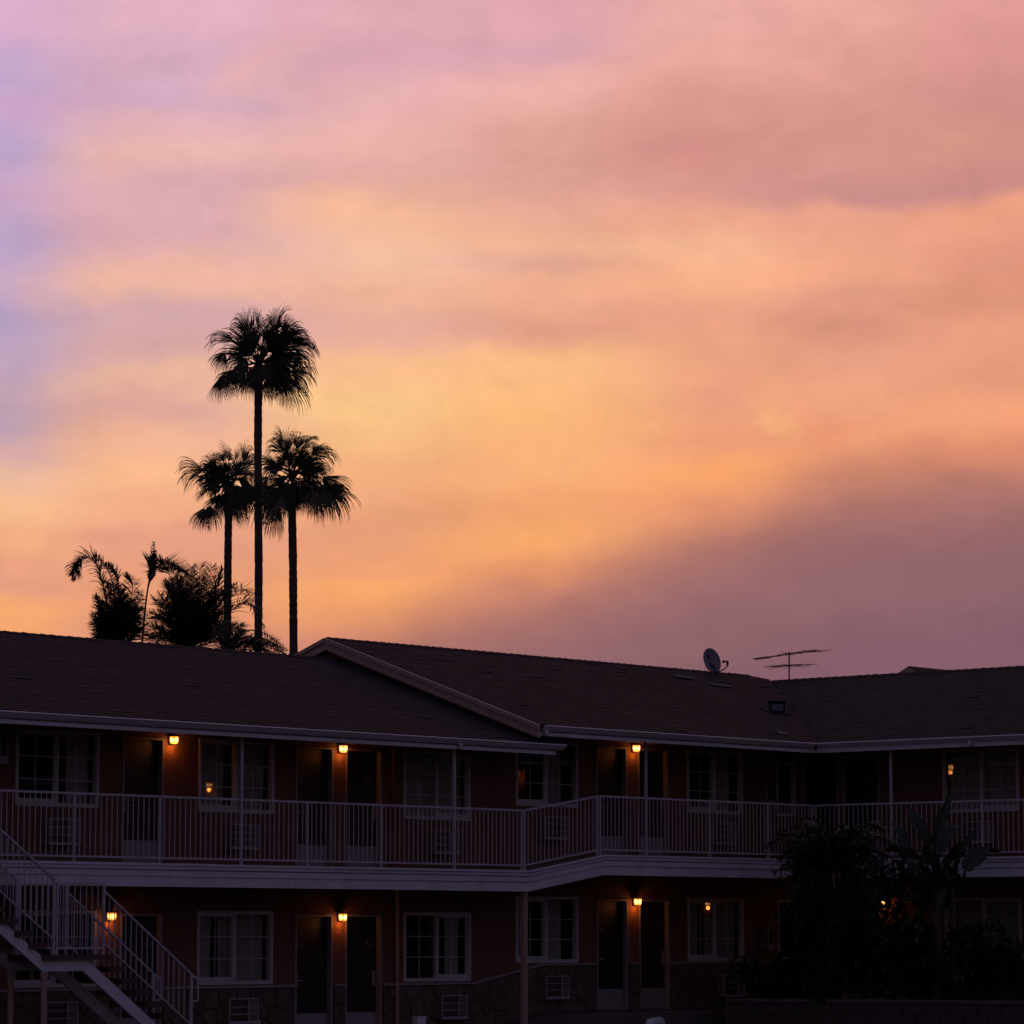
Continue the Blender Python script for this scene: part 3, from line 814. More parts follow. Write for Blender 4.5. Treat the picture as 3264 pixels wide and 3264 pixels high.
for nn in (2.565, 1.725):
    m = MB(TA)
    sl1, sl2 = .672, .690
    zt1 = lambda u: 2.55 + sl1 * (34.66 - u)
    zb1 = lambda u: 1.655 + sl1 * (34.68 - u)
    zt2 = lambda u: 2.385 - sl2 * (u - 35.64)
    zb2 = lambda u: 1.59 - sl2 * (u - 35.68)
    def bar(a, za, c, zc, w=.018, h=.018):
        m.hexa([(a, nn - w, za - h), (c, nn - w, zc - h), (c, nn + w, zc - h), (a, nn + w, za - h), (a, nn - w, za + h), (c, nn - w, zc + h), (c, nn + w, zc + h), (a, nn + w, za + h)])
    bar(31.9, zt1(31.9), 34.66, zt1(34.66)); bar(31.9, zb1(31.9), 34.66, zb1(34.66), .012, .014)
    bar(34.72, 2.485, 35.64, 2.485); bar(34.72, 1.535, 35.64, 1.535, .012, .014)
    bar(35.66, zt2(35.66), 37.60, zt2(37.60)); bar(35.68, zb2(35.68), 37.46, zb2(37.46), .012, .014)
    for p, z0, z1 in ((34.665, LZ, 2.555), (34.725, LZ, 2.49), (35.645, LZ, 2.49), (37.46, -.1, zt2(37.46))):
        m.box(p - .02, p + .02, nn - .0185, nn + .0185, z0, z1)
    m.tube([(37.60, nn, zt2(37.60)), (37.605, nn, .74), (37.59, nn, .725), (37.47, nn, .72)], .014, 6)
    sr = m.build('stair_railing', 'rail', st)
    u = 32.1
    while u < 34.62:
        z0, z1 = zb1(u), zt1(u)
        link('baluster', baluster_mesh(round(z1 - z0, 2)), sr, TA(u, nn, z0)); u += .111
    for k in range(1, 8): link('baluster', baluster_mesh(.95), sr, TA(34.725 + .115 * k, nn, 1.535))
    u = 35.76
    while u < 37.42:
        z0, z1 = zb2(u), zt2(u)
        link('baluster', baluster_mesh(round(z1 - z0, 2)), sr, TA(u, nn, z0)); u += .111

# ------------------------------------------------------------------ wall lamps
LAMP_W = 1.7
def lamp(T, u, zt, label):
    t = thing('wall_lamp', label, 'lamp', T(u, 0, zt - .17), 'lit wall lamps beside the room doors')
    m = MB(T); m.box(u - .05, u + .05, 0.001, .018, zt - .175, zt - .01); m.build('back_plate', 'dark_metal', t)
    m = MB(T); m.box(u - .072, u + .072, .018, .165, zt - .035, zt - .012); m.build('cap', 'dark_metal', t)
    m = MB(T)
    w0, w1 = .050, .058
    P = []
    for z, w in ((zt - .148, w0 - .008), (zt - .140, w0), (zt - .036, w1)):
        P.append([m.p((u + a * w, .092 + b_ * w, z)) for a, b_ in ((-1, -.75), (-.75, -1), (.75, -1), (1, -.75), (1, .75), (.75, 1), (-.75, 1), (-1, .75))])
    m.f.append(P[0][::-1]); m.f.append(P[-1])
    for A, B in zip(P, P[1:]):
        for k in range(8): m.f.append([A[k], A[(k + 1) % 8], B[(k + 1) % 8], B[k]])
    m.build('glass_shade', 'lamp_glow', t, local=True)
    li = bpy.data.lights.new('bulb', 'POINT'); li.energy = LAMP_W * random.uniform(.8, 1.2); li.color = (1, .28, .045); li.shadow_soft_size = .04
    lo_ = bpy.data.objects.new('bulb', li); COL.objects.link(lo_); lo_.parent = t
    lo_.location = Vector(T(u, .10, zt - .195)) - origin(t)
lamp(TA, 39.37, 4.965, 'upper lamp beside the door nearest the left edge')
lamp(TA, 43.33, 4.975, 'upper lamp between the paired doors left of the gutter end')
lamp(TA, 51.25, 5.29, 'upper lamp in the higher middle section beside a roof post')
lamp(TA, 38.06, 2.11, 'lower lamp seen through the stair railing')
lamp(TA, 43.34, 2.11, 'lower lamp between the paired doors right of the stairs')
lamp(TA, 51.27, 2.42, 'lower lamp between the paired doors of the middle section')
lamp(TC, 2.08, 2.44, 'lower lamp half hidden by palm fronds in the right wing')
lamp(TC, 7.24, 5.21, 'upper right wing lamp outside the picture, mirrored in the window above the ramp')
lamp(TC, 7.24, 2.52, 'lower right wing lamp outside the picture, mirrored in the window behind the porch post')
lamp(TC, 16.64, 5.20, 'far right wing lamp outside the picture, mirrored beside the roof post')

# ------------------------------------------------------------------ air conditioners
def aircon(T, uc, zb, label):
    w, h, d = .66, .42, .21
    t = thing('air_conditioner', label, 'air conditioner', T(uc, 0, zb), 'through-wall air conditioners under the windows')
    a, c = uc - w / 2, uc + w / 2
    m = MB(T)
    m.box(a, c, .0, d - .02, zb, zb + .012); m.box(a, c, 0, d - .02, zb + h - .012, zb + h); m.box(a, a + .012, 0, d - .02, zb + .012, zb + h - .012); m.box(c - .012, c, 0, d - .02, zb + .012, zb + h - .012)
    m.box(a + .012, c - .012, .02, d - .06, zb + .012, zb + h - .012)
    m.build('cabinet', 'ac_case', t)
    m = MB(T)
    m.box(a, c, d - .02, d, zb, zb + .045); m.box(a, c, d - .02, d, zb + h - .02, zb + h); m.box(a, a + .016, d - .02, d, zb + .045, zb + h - .02); m.box(c - .016, c, d - .02, d, zb + .045, zb + h - .02)
    m.build('front_frame', 'ac_slat', t)
    us = a + w * .66
    m = MB(T); m.box(us - .008, us + .008, d - .02, d - .002, zb + .045, zb + h - .02); m.build('divider', 'ac_slat', t)
    m = MB(T); m.box(us + .008, c - .016, d - .03, d - .016, zb + .045, zb + h - .02); m.build('control_panel', 'ac_case', t)
    for k in (1, 2):
        z = zb + .045 + (h - .065) * k / 3
        m = MB(T); m.box(a + .016, us - .008, d - .02, d - .003, z - .007, z + .007); m.build('louvre', 'ac_slat', t)
        m = MB(T); m.box(us + .008, c - .016, d - .016, d - .004, z - .005, z + .005); m.build('louvre', 'ac_slat', t)
    for k in range(9):
        if k % 3 == 2: continue
        z = zb + .06 + (h - .08) * (k + .5) / 9
        m = MB(T); m.box(a + .016, us - .008, d - .05, d - .025, z - .004, z + .004); m.build('fin', 'ac_dark', t)
for T, u, z, l in (
    (TA, 36.95, 3.125, 'upper air conditioner behind the railing nearest the left edge'),
    (TA, 40.88, 3.125, 'upper air conditioner below the window with the mirrored lamp beside the roof post'),
    (TA, 45.86, 3.13, 'upper air conditioner just left of the corner where the railing bends'),
    (TA, 48.83, 3.44, 'upper air conditioner behind the sloping ramp railing'),
    (TA, 53.85, 3.44, 'upper air conditioner behind the dense railing of the middle section'),
    (TC, 4.37, 3.44, 'upper air conditioner of the right wing behind paddle leaves'),
    (TA, 40.90, .27, 'lower air conditioner in the stone wall beside the foot of the stairs'),
    (TA, 46.06, .25, 'lower air conditioner in the stone wall under the black window'),
    (TA, 48.84, .56, 'lower air conditioner in the stone wall right of the porch post'),
    (TA, 54.06, .53, 'lower air conditioner nearest the low planter wall'),
    (TA, 36.95, .27, 'lower air conditioner under the stairs')):
    aircon(T, u, z, l)

# wall cabinets
def cabinet(T, uc, zb, label):
    t = thing('wall_cabinet', label, 'cabinet', T(uc, 0, zb), 'white metal boxes on the motel walls')
    m = MB(T); m.box(uc - .105, uc + .105, .001, .19, zb, zb + .48); m.build('case', 'ac_case', t)
    m = MB(T); m.box(uc - .085, uc + .085, .19, .198, zb + .02, zb + .46); d_ = m.build('cover', 'steel', t)
    m = MB(T); m.box(uc - .06, uc + .06, .198, .202, zb + .14, zb + .42); m.build('panel', 'door', d_)
cabinet(TA, 55.25, 4.21, 'upper wall cabinet near the inside corner of the walkway')
cabinet(TA, 55.25, 1.40, 'lower wall cabinet near the inside corner beside the palm')
cabinet(TA, 35.68, 4.34, 'upper wall cabinet cut by the left edge of the picture')

# ------------------------------------------------------------------ things on the roofs
def onroofB(px, py):
    d = FWD + RGT * ((px - HALF) / FPX) - UPV * ((py - HALF) / FPX)
    n_ = Vector((0, -SL, 1)); P0 = Vector((0, YE, ZB))
    return EYE + d * ((P0 - EYE).dot(n_) / d.dot(n_))
base = onroofB(2279, 2147)
t = thing('satellite_dish', 'oval grey satellite dish standing on the roof ridge', 'satellite dish', base)
ax = (RGT * .62 - FWD * .68 + UPV * .32).normalized()          # dish looks right, a little towards the viewer
e1 = ax.cross(Vector((0, 0, 1))).normalized(); e2 = e1.cross(ax).normalized()
cen_ = base + Vector((0, 0, .275)) - RGT * .055
m = MB(); R1_, R2_ = .245, .275
rings = []
for k in range(7):
    r = k / 6
    rings.append([m.p(cen_ + e1 * (R1_ * r * cos(2 * pi * j / 28)) + e2 * (R2_ * r * sin(2 * pi * j / 28)) + ax * (.085 * r * r - .085)) for j in range(28)])
rings2 = [[m.p(m.v[i] - ax * .012) for i in rg_] for rg_ in rings]
for A, B in zip(rings, rings[1:]):
    for j in range(28): m.f.append([A[j], A[(j + 1) % 28], B[(j + 1) % 28], B[j]])
for A, B in zip(rings2, rings2[1:]):
    for j in range(28): m.f.append([B[j], B[(j + 1) % 28], A[(j + 1) % 28], A[j]])
for j in range(28): m.f.append([rings[-1][j], rings[-1][(j + 1) % 28], rings2[-1][(j + 1) % 28], rings2[-1][j]])
m.build('reflector', 'dish', t, smooth=True)
m = MB(); bk = cen_ - ax * .10
m.tube([base + Vector((0, 0, -.02)), base + Vector((0, 0, .12)), bk], .022, 8); m.build('mount', 'antenna', t)
m = MB(); m.obox(base + Vector((0, 0, .012)), RGT * .11, Vector((0, 1, SL)).normalized() * .06, Vector((0, -SL, 1)).normalized() * .008); m.build('foot_plate', 'antenna', t)
m = MB(); a0 = cen_ - e2 * R2_ * .96 - ax * .02
a1 = base + RGT * .19 + UPV * .10 - FWD * .1; a2 = base + RGT * .255 + UPV * .17 - FWD * .12; a3 = a2 + UPV * .085
m.tube([a0, a0 * .4 + a1 * .6 - UPV * .015, a1, a2], .014, 8); m.tube([a2, a3], .024, 8); m.build('arm', 'antenna', t)
m = MB(); m.tube([a3 + RGT * .02, a3 - RGT * .06], .018, 8); m.tube([a3 - RGT * .06, a3 - RGT * .085, a3 - RGT * .11], [.026, .033, .022], 10); m.build('feed_horn', 'antenna', t)
# emblem printed on the dish face: a dark globe-like disc and a bar
for k, (du, dv, ru, rv) in enumerate(((.03, .10, .035, .045), (-.035, .075, .028, .014), (.03, .045, .03, .01))):
    m = MB(); c_ = cen_ + e1 * du + e2 * dv
    rr = ((du / R1_) ** 2 + (dv / R2_) ** 2)
    pts = [c_ + e1 * ru * cos(2 * pi * j / 14) + e2 * rv * sin(2 * pi * j / 14) + ax * (.085 * (((du + ru * cos(2 * pi * j / 14)) / R1_) ** 2 + ((dv + rv * sin(2 * pi * j / 14)) / R2_) ** 2) - .085 + .004) for j in range(14)]
    m.prism(pts, ax * .002); m.build('emblem', 'antenna', t)
for s_ in (0, 1):
    m = MB(); q = base - RGT * (.16 + .055 * s_)
    m.tube([bk, bk - RGT * (.05 + .04 * s_) + UPV * .03, q + UPV * .14 + RGT * .02, q + UPV * .06, q - UPV * .01], .005, 5); m.build('cable', 'antenna', t)

# antenna
mb_ = at(2516, 2172, 74.6); sc1 = 74.6 / FPX
t = thing('tv_antenna', 'rusty rooftop television antenna with two crossed booms on a thin mast', 'antenna', mb_)
P = lambda px, py, dd=0: at(px, py, 74.6 + dd)
m = MB(); m.tube([P(2515.5, 2185), P(2515.5, 2078)], .016, 8); m.build('mast', 'antenna', t)
b0, b1 = P(2406, 2100, -.35), P(2600, 2074, .35)
m = MB(); m.tube([b0, b1], .013, 6); m.obox(P(2511, 2084.5), RGT * .055, FWD * .03, UPV * .02); m.build('boom', 'antenna', t)
bd = (b1 - b0).normalized(); el = bd.cross(UPV).normalized()
for k in range(13):                       # short directors at the front
    q = b0 + (b1 - b0) * (.005 + .021 * k)
    m = MB(); m.tube([q - el * .12, q + el * .12], .007, 5); m.tube([q, q - UPV * .035], .010, 5); m.build('element', 'antenna', t)
for k in range(13):                       # longer swept dipoles
    q = b0 + (b1 - b0) * (.30 + .056 * k)
    L = .22 + .028 * k
    for s_ in (-1, 1):
        m = MB(); m.tube([q + UPV * .012 * s_, q + el * s_ * L + bd * .10 * (k > 4) + UPV * (.020 * s_ + random.uniform(-.02, .02))], .005, 5); m.build('element', 'antenna', t)
m = MB(); m.tube([b1, b1 + RGT * .16 - UPV * .035], .004, 5); m.tube([P(2490, 2077), P(2535, 2090)], .004, 5); m.tube([b1 - UPV * .03, b1 + UPV * .03], .012, 6)
m.tube([b0 * .62 + b1 * .38 + UPV * .022, b0 * .02 + b1 * .98 + UPV * .022], .005, 5); m.build('brace', 'antenna', t)
c0, c1 = P(2440, 2126, -.3), P(2575, 2122, .3)
m = MB(); m.tube([P(2470, 2123), P(2556, 2120)], .010, 6); m.build('boom', 'antenna', t)
for k in range(15):                       # lower fan of thin rods
    q = P(2482 + 4.5 * k, 2122.5 - .35 * k)
    for s_ in (-1, 1):
        m = MB(); m.tube([q, q + RGT * s_ * (.14 + .30 * abs(k / 14 - (s_ < 0) * 1.0) * random.uniform(.6, 1)) + FWD * random.uniform(-.5, .5) + UPV * random.uniform(-.07, .01)], .0042, 4); m.build('element', 'antenna', t)

# roof vent box and pipe
def onB(px, py): return onroofB(px, py)
upB = Vector((0, 1, SL)).normalized(); nB = Vector((0, -SL, 1)).normalized(); alB = Vector((1, 0, 0))
v = onB(2478, 2272)
t = thing('roof_vent', 'square dark roof vent box with a pale face beside the roof valley', 'vent', v)
fh = Vector((FWD.x, FWD.y, 0)).normalized(); Z1 = Vector((0, 0, 1))
m = MB(); m.obox(v + fh * .16 + Z1 * .10, RGT * .155, fh * .15, Z1 * .115); m.build('box', 'dark_metal', t)
m = MB(); m.obox(v + fh * .004 + Z1 * .11, RGT * .115, fh * .008, Z1 * .068); m.build('cover', 'vent', t)
m = MB(); m.obox(v + fh * .15 + Z1 * .225, RGT * .175, fh * .18, Z1 * .008); m.build('lid', 'dark_metal', t)
m = MB(); m.obox(v + upB * .10 + nB * .018, alB * .27, upB * .22, nB * .003); m.build('flashing', 'dark_metal', t)
v = onB(2472, 2335)
t = thing('vent_pipe', 'small pale vent pipe with flashing low on the roof beside the valley', 'pipe', v)
m = MB(); m.tube([v - Vector((0, 0, .03)), v + Vector((0, 0, .14))], [.055, .04], 10); m.build('collar', 'vent', t)
m = MB(); m.tube([v + Vector((0, 0, .12)), v + Vector((0, 0, .30))], .014, 8); m.build('pipe', 'vent', t)
m = MB(); m.obox(v + nB * .02 + alB * .08 - upB * .05, alB * .15, upB * .09, nB * .003); m.build('flashing', 'vent', t)
for a, c, l in ((onB(2150, 2160), onB(2212, 2166), 'short pale metal strip on the roof left of the satellite dish'), (onB(2261, 2185), onB(2330, 2193), 'pale metal strip lying on the roof below the satellite dish')):
    m = MB(); d_ = (c - a) / 2
    m.obox((a + c) / 2 + nB * .035, d_, upB * .055, nB * .004); m.obox((a + c) / 2 + nB * .028 + upB * .055, d_, upB * .01, nB * .014)
    tag(m.build('flashing_strip', 'vent'), l, 'metal strip', 'loose metal strips on the roof')

# ------------------------------------------------------------------ parking lot things
e = at(2112, 3250, 64.0)
dirw = Vector((cos(radians(31.4)), sin(radians(31.4)), 0)); sdw = Vector((-dirw.y, dirw.x, 0))
zg = gz(e.x, e.y)
t = thing('wheel_stop', 'white painted parking stop lying on the asphalt at the bottom edge', 'parking stop', (e.x - dirw.x * .9, e.y - dirw.y * .9, zg))
prof = [(-.085, 0), (-.08, .07), (-.055, .125), (0, .145), (.055, .125), (.08, .07), (.085, 0)]
m = MB()
rg_ = []
for k, (l, sc_k) in enumerate(((-1.8, .8), (-1.76, 1), (-.05, 1), (0, .86), (.02, .6))):
    rg_.append([m.p(Vector((e.x, e.y, zg)) + dirw * l + sdw * a * sc_k + Vector((0, 0, z * sc_k))) for a, z in prof])
for A, B in zip(rg_, rg_[1:]):
    for j in range(len(prof) - 1): m.f.append([A[j], B[j], B[j + 1], A[j + 1]])
m.f.append(rg_[0]); m.f.append(rg_[-1][::-1])
m.build('bar', 'white_paint', t, smooth=False)
for l in (-.35, -1.45):
    m = MB(); q = Vector((e.x, e.y, zg)) + dirw * l; m.tube([q + Vector((0, 0, .12)), q + Vector((0, 0, .152))], .018, 8); m.build('anchor_bolt', 'steel', t)

t = thing('utility_box', 'small white box at the foot of the stone wall under the black window', 'box', TA(45.20, 0, 0))
m = MB(TA); m.box(45.10, 45.30, .07, .21, .0, .30); m.build('case', 'white_paint', t)
m = MB(TA); m.box(45.09, 45.31, .065, .22, .30, .315); m.build('lid', 'white_paint', t)
t = thing('garden_hose', 'pale coiled hose end hanging beside the lower air conditioner near the stairs', 'hose', TA(41.35, 0, .02))
m = MB(TA); m.tube([(41.30 + .06 * cos(a_), .10 + .01 * a_ / 6, .22 + .11 * sin(a_)) for a_ in [k * .45 for k in range(40)]], .014, 6); m.build('coil', 'white_paint', t, smooth=True)
m = MB(TA); m.box(41.28, 41.32, .03, .12, .28, .31); m.build('bracket', 'steel', t)

# planter wall at the lower right
def onz(px, py, z):
    d = FWD + RGT * ((px - HALF) / FPX) - UPV * ((py - HALF) / FPX)
    return EYE + d * ((z - EYE.z) / d.z)
PT = .57
p0, p1 = onz(2312, 3182, PT), onz(3268, 3190, PT)
dp = (p1 - p0); Lp = dp.length; dp.normalize(); bp_ = Vector((-dp.y, dp.x, 0))
if bp_.dot(FWD) < 0: bp_ = -bp_
t = thing('planter_wall', 'low block planter wall in front of the palm and shrubs', 'planter', (p0.x, p0.y, gz(p0.x, p0.y)))
zg = gz(p0.x, p0.y)
LT = Lp + 2.5
for r_ in range(2):
    x = 0 if r_ == 0 else -.22
    while x < LT:
        a, c = max(0, x), min(LT, x + .44)
        if c - a > .05:
            m = MB(); z0 = zg - .02 + r_ * .225
            m.obox(p0 + dp * ((a + c) / 2) + bp_ * .11 + Vector((0, 0, z0 + .11 - PT)), dp * ((c - a) / 2 - .001), bp_ * random.uniform(.108, .112), Vector((0, 0, .108)))
            m.build('block', 'planter', t, local=True)
        x += .45
x = 0
while x < LT:
    c = min(LT, x + .9)
    m = MB(); m.obox(p0 + dp * ((x + c) / 2) + bp_ * .11 - Vector((0, 0, .028)), dp * ((c - x) / 2 - .003), bp_ * .13, Vector((0, 0, .027))); m.build('cap', 'concrete', t, local=True); x = c
m = MB()
for k in range(2):
    q = p0 + dp * (.11 if k == 0 else LT - .11)
    m.obox(q + bp_ * 1.2 + Vector((0, 0, (zg + PT) / 2 - PT - .02)), dp * .10, bp_ * .98, Vector((0, 0, (PT - zg) / 2)))
m.build('return_wall', 'planter', t)
m = MB(); m.face(*[p0 + dp * a + bp_ * b_ + Vector((0, 0, -.1)) for a, b_ in ((.1, .2), (LT - .1, .2), (LT - .1, 2.3), (.1, 2.3))])
tag(m.build('planting_bed', 'soil'), 'dark soil of the raised planting bed', kind='structure')

# ------------------------------------------------------------------ plants
DOWN = Vector((0, 0, -1))
def perp(v_):
    a = v_.cross(Vector((0, 0, 1)))
    if a.length < .05: a = v_.cross(Vector((1, 0, 0)))
    return a.normalized()
def strip(m, pts, ws, side):
    "flat tapering blade folded along nothing: two verts per station"
    prev = None
    for q, w, s_ in zip(pts, ws, side):
        cur = (m.p(q - s_ * w), m.p(q + s_ * w)) if w > 1e-4 else (m.p(q),) * 2
        if prev:
            if cur[0] == cur[1]: m.f.append([prev[0], prev[1], cur[0]])
            else: m.f.append([prev[0], prev[1], cur[1], cur[0]])
        prev = cur

def fan_leaf(parent, base, hub, tip, rnd, nseg=24, mat_='frond', spread=2.15, droop=1.0, roll=0.0):
    "fan palm leaf: stalk from base to hub, pleated blade from hub towards tip, hanging segment ends"
    m = MB()
    base, hub, tip = Vector(base), Vector(hub), Vector(tip)
    mid = (base + hub) / 2 + Vector((0, 0, .10 * (hub - base).length))
    stalk = [base * (1 - k) ** 2 + mid * 2 * k * (1 - k) + hub * k * k for k in (0, .25, .5, .75, 1)]
    m.tube(stalk, [.028, .024, .02, .018, .016], 5)
    tg = (tip - hub); R = tg.length; tg.normalize()
    sd = FWD.cross(tg)
    sd = sd.normalized() if sd.length > .15 else perp(tg)
    nm = sd.cross(tg).normalized()
    sd = (sd * cos(roll) + nm * sin(roll)).normalized(); nm = sd.cross(tg).normalized()
    dph = 2 * spread / nseg
    LK = rnd.uniform(.98, 1.3)
    cup = rnd.uniform(.05, .3) * rnd.choice((-1, 1))
    for k in range(nseg):
        ph = -spread + dph * (k + .5)
        L = R * LK * (.70 + .30 * cos(ph * .6)) * rnd.uniform(.85, 1.18)
        d = (tg * cos(ph) + sd * sin(ph) + nm * cup * sin(abs(ph))).normalized()
        q = hub.copy(); pts, ws, sds = [], [], []
        ns_ = 9
        ln = 0
        g_ = rnd.uniform(.75, 1.3) * droop
        for j in range(ns_ + 1):
            f_ = j / ns_
            pts.append(q.copy())
            full = ln * sin(dph / 2) * 1.06
            wd = full if f_ < .55 else (full * .6 if f_ < .7 else R * .017 * (1.3 - f_))
            ws.append(max(wd, .0) if j < ns_ else 0)
            s_ = d.cross(nm)
            sds.append(s_.normalized() if s_.length > .01 else sd)
            stp = L / ns_
            q = q + d * stp; ln += stp
            d = (d + DOWN * g_ * (.04 if f_ < .4 else .30 if f_ < .62 else .75)).normalized()
        strip(m, pts, ws, sds)
    o = m.build('leaf', mat_, parent)
    return o

def fan_palm(label, trunk_px, crown, D, leaves, seed, zc=.4657, x0=500, y0=900, fill=9):
    rnd = random.Random(seed)
    P = lambda zx, zy, dd=0: at(x0 + zx * zc, y0 + zy * zc, D + dd)
    top = P(*crown)
    bx, by = trunk_px[-1]
    basept = P(bx, by); foot = Vector((basept.x + (basept.x - top.x) * .1, basept.y + (basept.y - top.y) * .1, 0))
    t = thing('fan_palm', label, 'palm tree', (foot.x, foot.y, 0), 'tall fan palms behind the left roof')
    pts = [P(*q) for q in trunk_px]
    path = [top + (pts[0] - top) * .3] + pts + [foot]
    dense = []
    for a, c in zip(path, path[1:]):
        n = max(2, int((c - a).length / .14))
        dense += [a + (c - a) * k / n for k in range(n)]
    dense.append(foot)
    H = len(dense)
    m = MB()
    m.tube(dense, [(.150 + .06 * (k / H) ** 3 + (.05 if k < 7 else 0) * (1 - k / 7)) * (1 + .028 * ((k % 2) * 2 - 1)) * (1 + .045 * rnd.uniform(-1, 1)) for k in range(H)], 12)
    m.build('trunk', 'trunk', t)
    s = D / FPX * zc
    for (hx, hy, tx, ty) in leaves:
        dd = rnd.uniform(-.9, .9)
        hub = P(hx, hy, dd); tip = P(tx, ty, dd * 1.5)
        bs = top + Vector((rnd.uniform(-.1, .1), rnd.uniform(-.1, .1), rnd.uniform(-.3, .25)))
        dn = (tip - hub)
        hang = dn.z < -.4 * dn.length
        hub = hub + (top - hub) * rnd.uniform(-.06, .16); tip = hub + (tip - hub) * rnd.uniform(.8, 1.12)
        fan_leaf(t, bs, hub, tip, rnd, rnd.choice((28, 30, 34)), 'frond' if hy < crown[1] + 60 or rnd.random() < .5 else 'dry_frond', rnd.uniform(.55, 1.0) if hang else rnd.uniform(.5, 1.1), rnd.uniform(.7, 1.4) * (.8 if hang else 1), rnd.uniform(-1.25, 1.25))
    for (hx, hy, tx, ty) in leaves:            # younger leaves nearer the heart of the crown
        if rnd.random() < .35: continue
        dd = rnd.uniform(-.6, .6)
        hub = P(hx, hy, dd); tip = P(tx, ty, dd); k_ = rnd.uniform(.45, .75)
        hub = hub + (top - hub) * k_; tip = tip + (top - tip) * k_ * rnd.uniform(.35, .6)
        fan_leaf(t, top + Vector((0, 0, rnd.uniform(-.3, .15))), hub, tip, rnd, 24, 'frond', rnd.uniform(.7, 1.2), rnd.uniform(.6, 1.2), rnd.uniform(-1.2, 1.2))
    for k in range(fill):      # leaves pointing to and from the viewer
        a_ = rnd.uniform(0, 2 * pi); el_ = rnd.uniform(-.9, .9)
        d = (FWD * rnd.choice((-1, 1)) * rnd.uniform(.6, 1) + RGT * cos(a_) * .55 + Vector((0, 0, el_))).normalized()
        hub = top + d * rnd.uniform(.35, .8); tip = hub + (d + RGT * rnd.uniform(-.5, .5) + Vector((0, 0, rnd.uniform(-.6, .15)))).normalized() * rnd.uniform(.8, 1.15)
        fan_leaf(t, top + Vector((0, 0, rnd.uniform(-.25, .2))), hub, tip, rnd, 24, 'frond', rnd.uniform(.8, 1.3), rnd.uniform(.8, 1.3), rnd.uniform(-1.3, 1.3))
    for k in range(8):         # old leaf bases
        a_ = rnd.uniform(0, 2 * pi)
        m = MB(); q = top + Vector((cos(a_) * .15, sin(a_) * .15, -.5 + .1 * k))
        m.tube([q, q + Vector((cos(a_) * .16, sin(a_) * .16, .22))], [.03, .012], 5); m.build('leaf_base', 'dry_frond', t)
    return t
tall = [(600, 330, 555, 185), (640, 340, 640, 195), (690, 340, 705, 180), (745, 340, 785, 185), (800, 340, 850, 190), (850, 345, 935, 215), (880, 350, 1010, 240),
        (900, 390, 1085, 345), (905, 430, 1115, 430), (890, 490, 1100, 560), (905, 600, 1105, 680), (850, 600, 955, 800), (800, 620, 835, 830), (765, 640, 765, 790), (880, 640, 985, 790),
        (520, 400, 385, 330), (470, 480, 385, 600), (510, 600, 410, 680), (490, 620, 500, 830), (560, 640, 625, 730), (450, 640, 440, 770), (590, 490, 545, 400), (610, 420, 590, 250),
        (700, 420, 640, 280), (760, 420, 800, 260), (820, 420, 920, 330), (780, 560, 900, 560)]
fan_palm('tallest fan palm rising above the two shorter ones', [(695, 640), (692, 1100), (694, 1500), (697, 1932), (694, 2530)], (696, 540), 128, tall, 11)
left = [(450, 1210, 415, 1110), (490, 1210, 492, 1105), (535, 1210, 570, 1135), (590, 1260, 645, 1120), (400, 1290, 275, 1200), (330, 1290, 140, 1270), (310, 1330, 250, 1330), (335, 1430, 250, 1470),
        (305, 1560, 290, 1690), (350, 1540, 360, 1710), (430, 1500, 420, 1600), (540, 1540, 570, 1650), (610, 1350, 625, 1520), (620, 1330, 590, 1450), (640, 1280, 690, 1380), (460, 1330, 400, 1250), (540, 1330, 560, 1230), (640, 1400, 690, 1560), (600, 1440, 640, 1590), (570, 1400, 600, 1520), (380, 1360, 300, 1420)]
fan_palm('shorter fan palm left of the tallest one', [(493, 1480), (489, 1700), (486, 1932), (482, 2530)], (500, 1380), 132, left, 23, fill=7)
right = [(850, 1140, 800, 1010), (890, 1140, 855, 1000), (960, 1120, 1010, 995), (1000, 1130, 1075, 1040), (1060, 1180, 1225, 1120), (1090, 1150, 1180, 1085), (1080, 1280, 1230, 1270), (1150, 1330, 1290, 1500),
         (1180, 1400, 1265, 1600), (1060, 1420, 1035, 1610), (1000, 1430, 985, 1570), (1100, 1450, 1115, 1590), (850, 1400, 760, 1620), (830, 1350, 730, 1370), (800, 1250, 725, 1200), (850, 1450, 800, 1600),
         (870, 1480, 870, 1620), (1220, 1380, 1300, 1530), (780, 1400, 660, 1560), (920, 1240, 900, 1110), (980, 1260, 1040, 1160), (850, 1290, 790, 1190), (800, 1450, 740, 1600), (760, 1330, 680, 1450), (780, 1500, 745, 1670), (820, 1540, 770, 1690), (1130, 1380, 1210, 1560)]
fan_palm('shorter fan palm right of the tallest one', [(922, 1470), (928, 1700), (932, 1932), (936, 2530)], (925, 1340), 124, right, 37, fill=8)

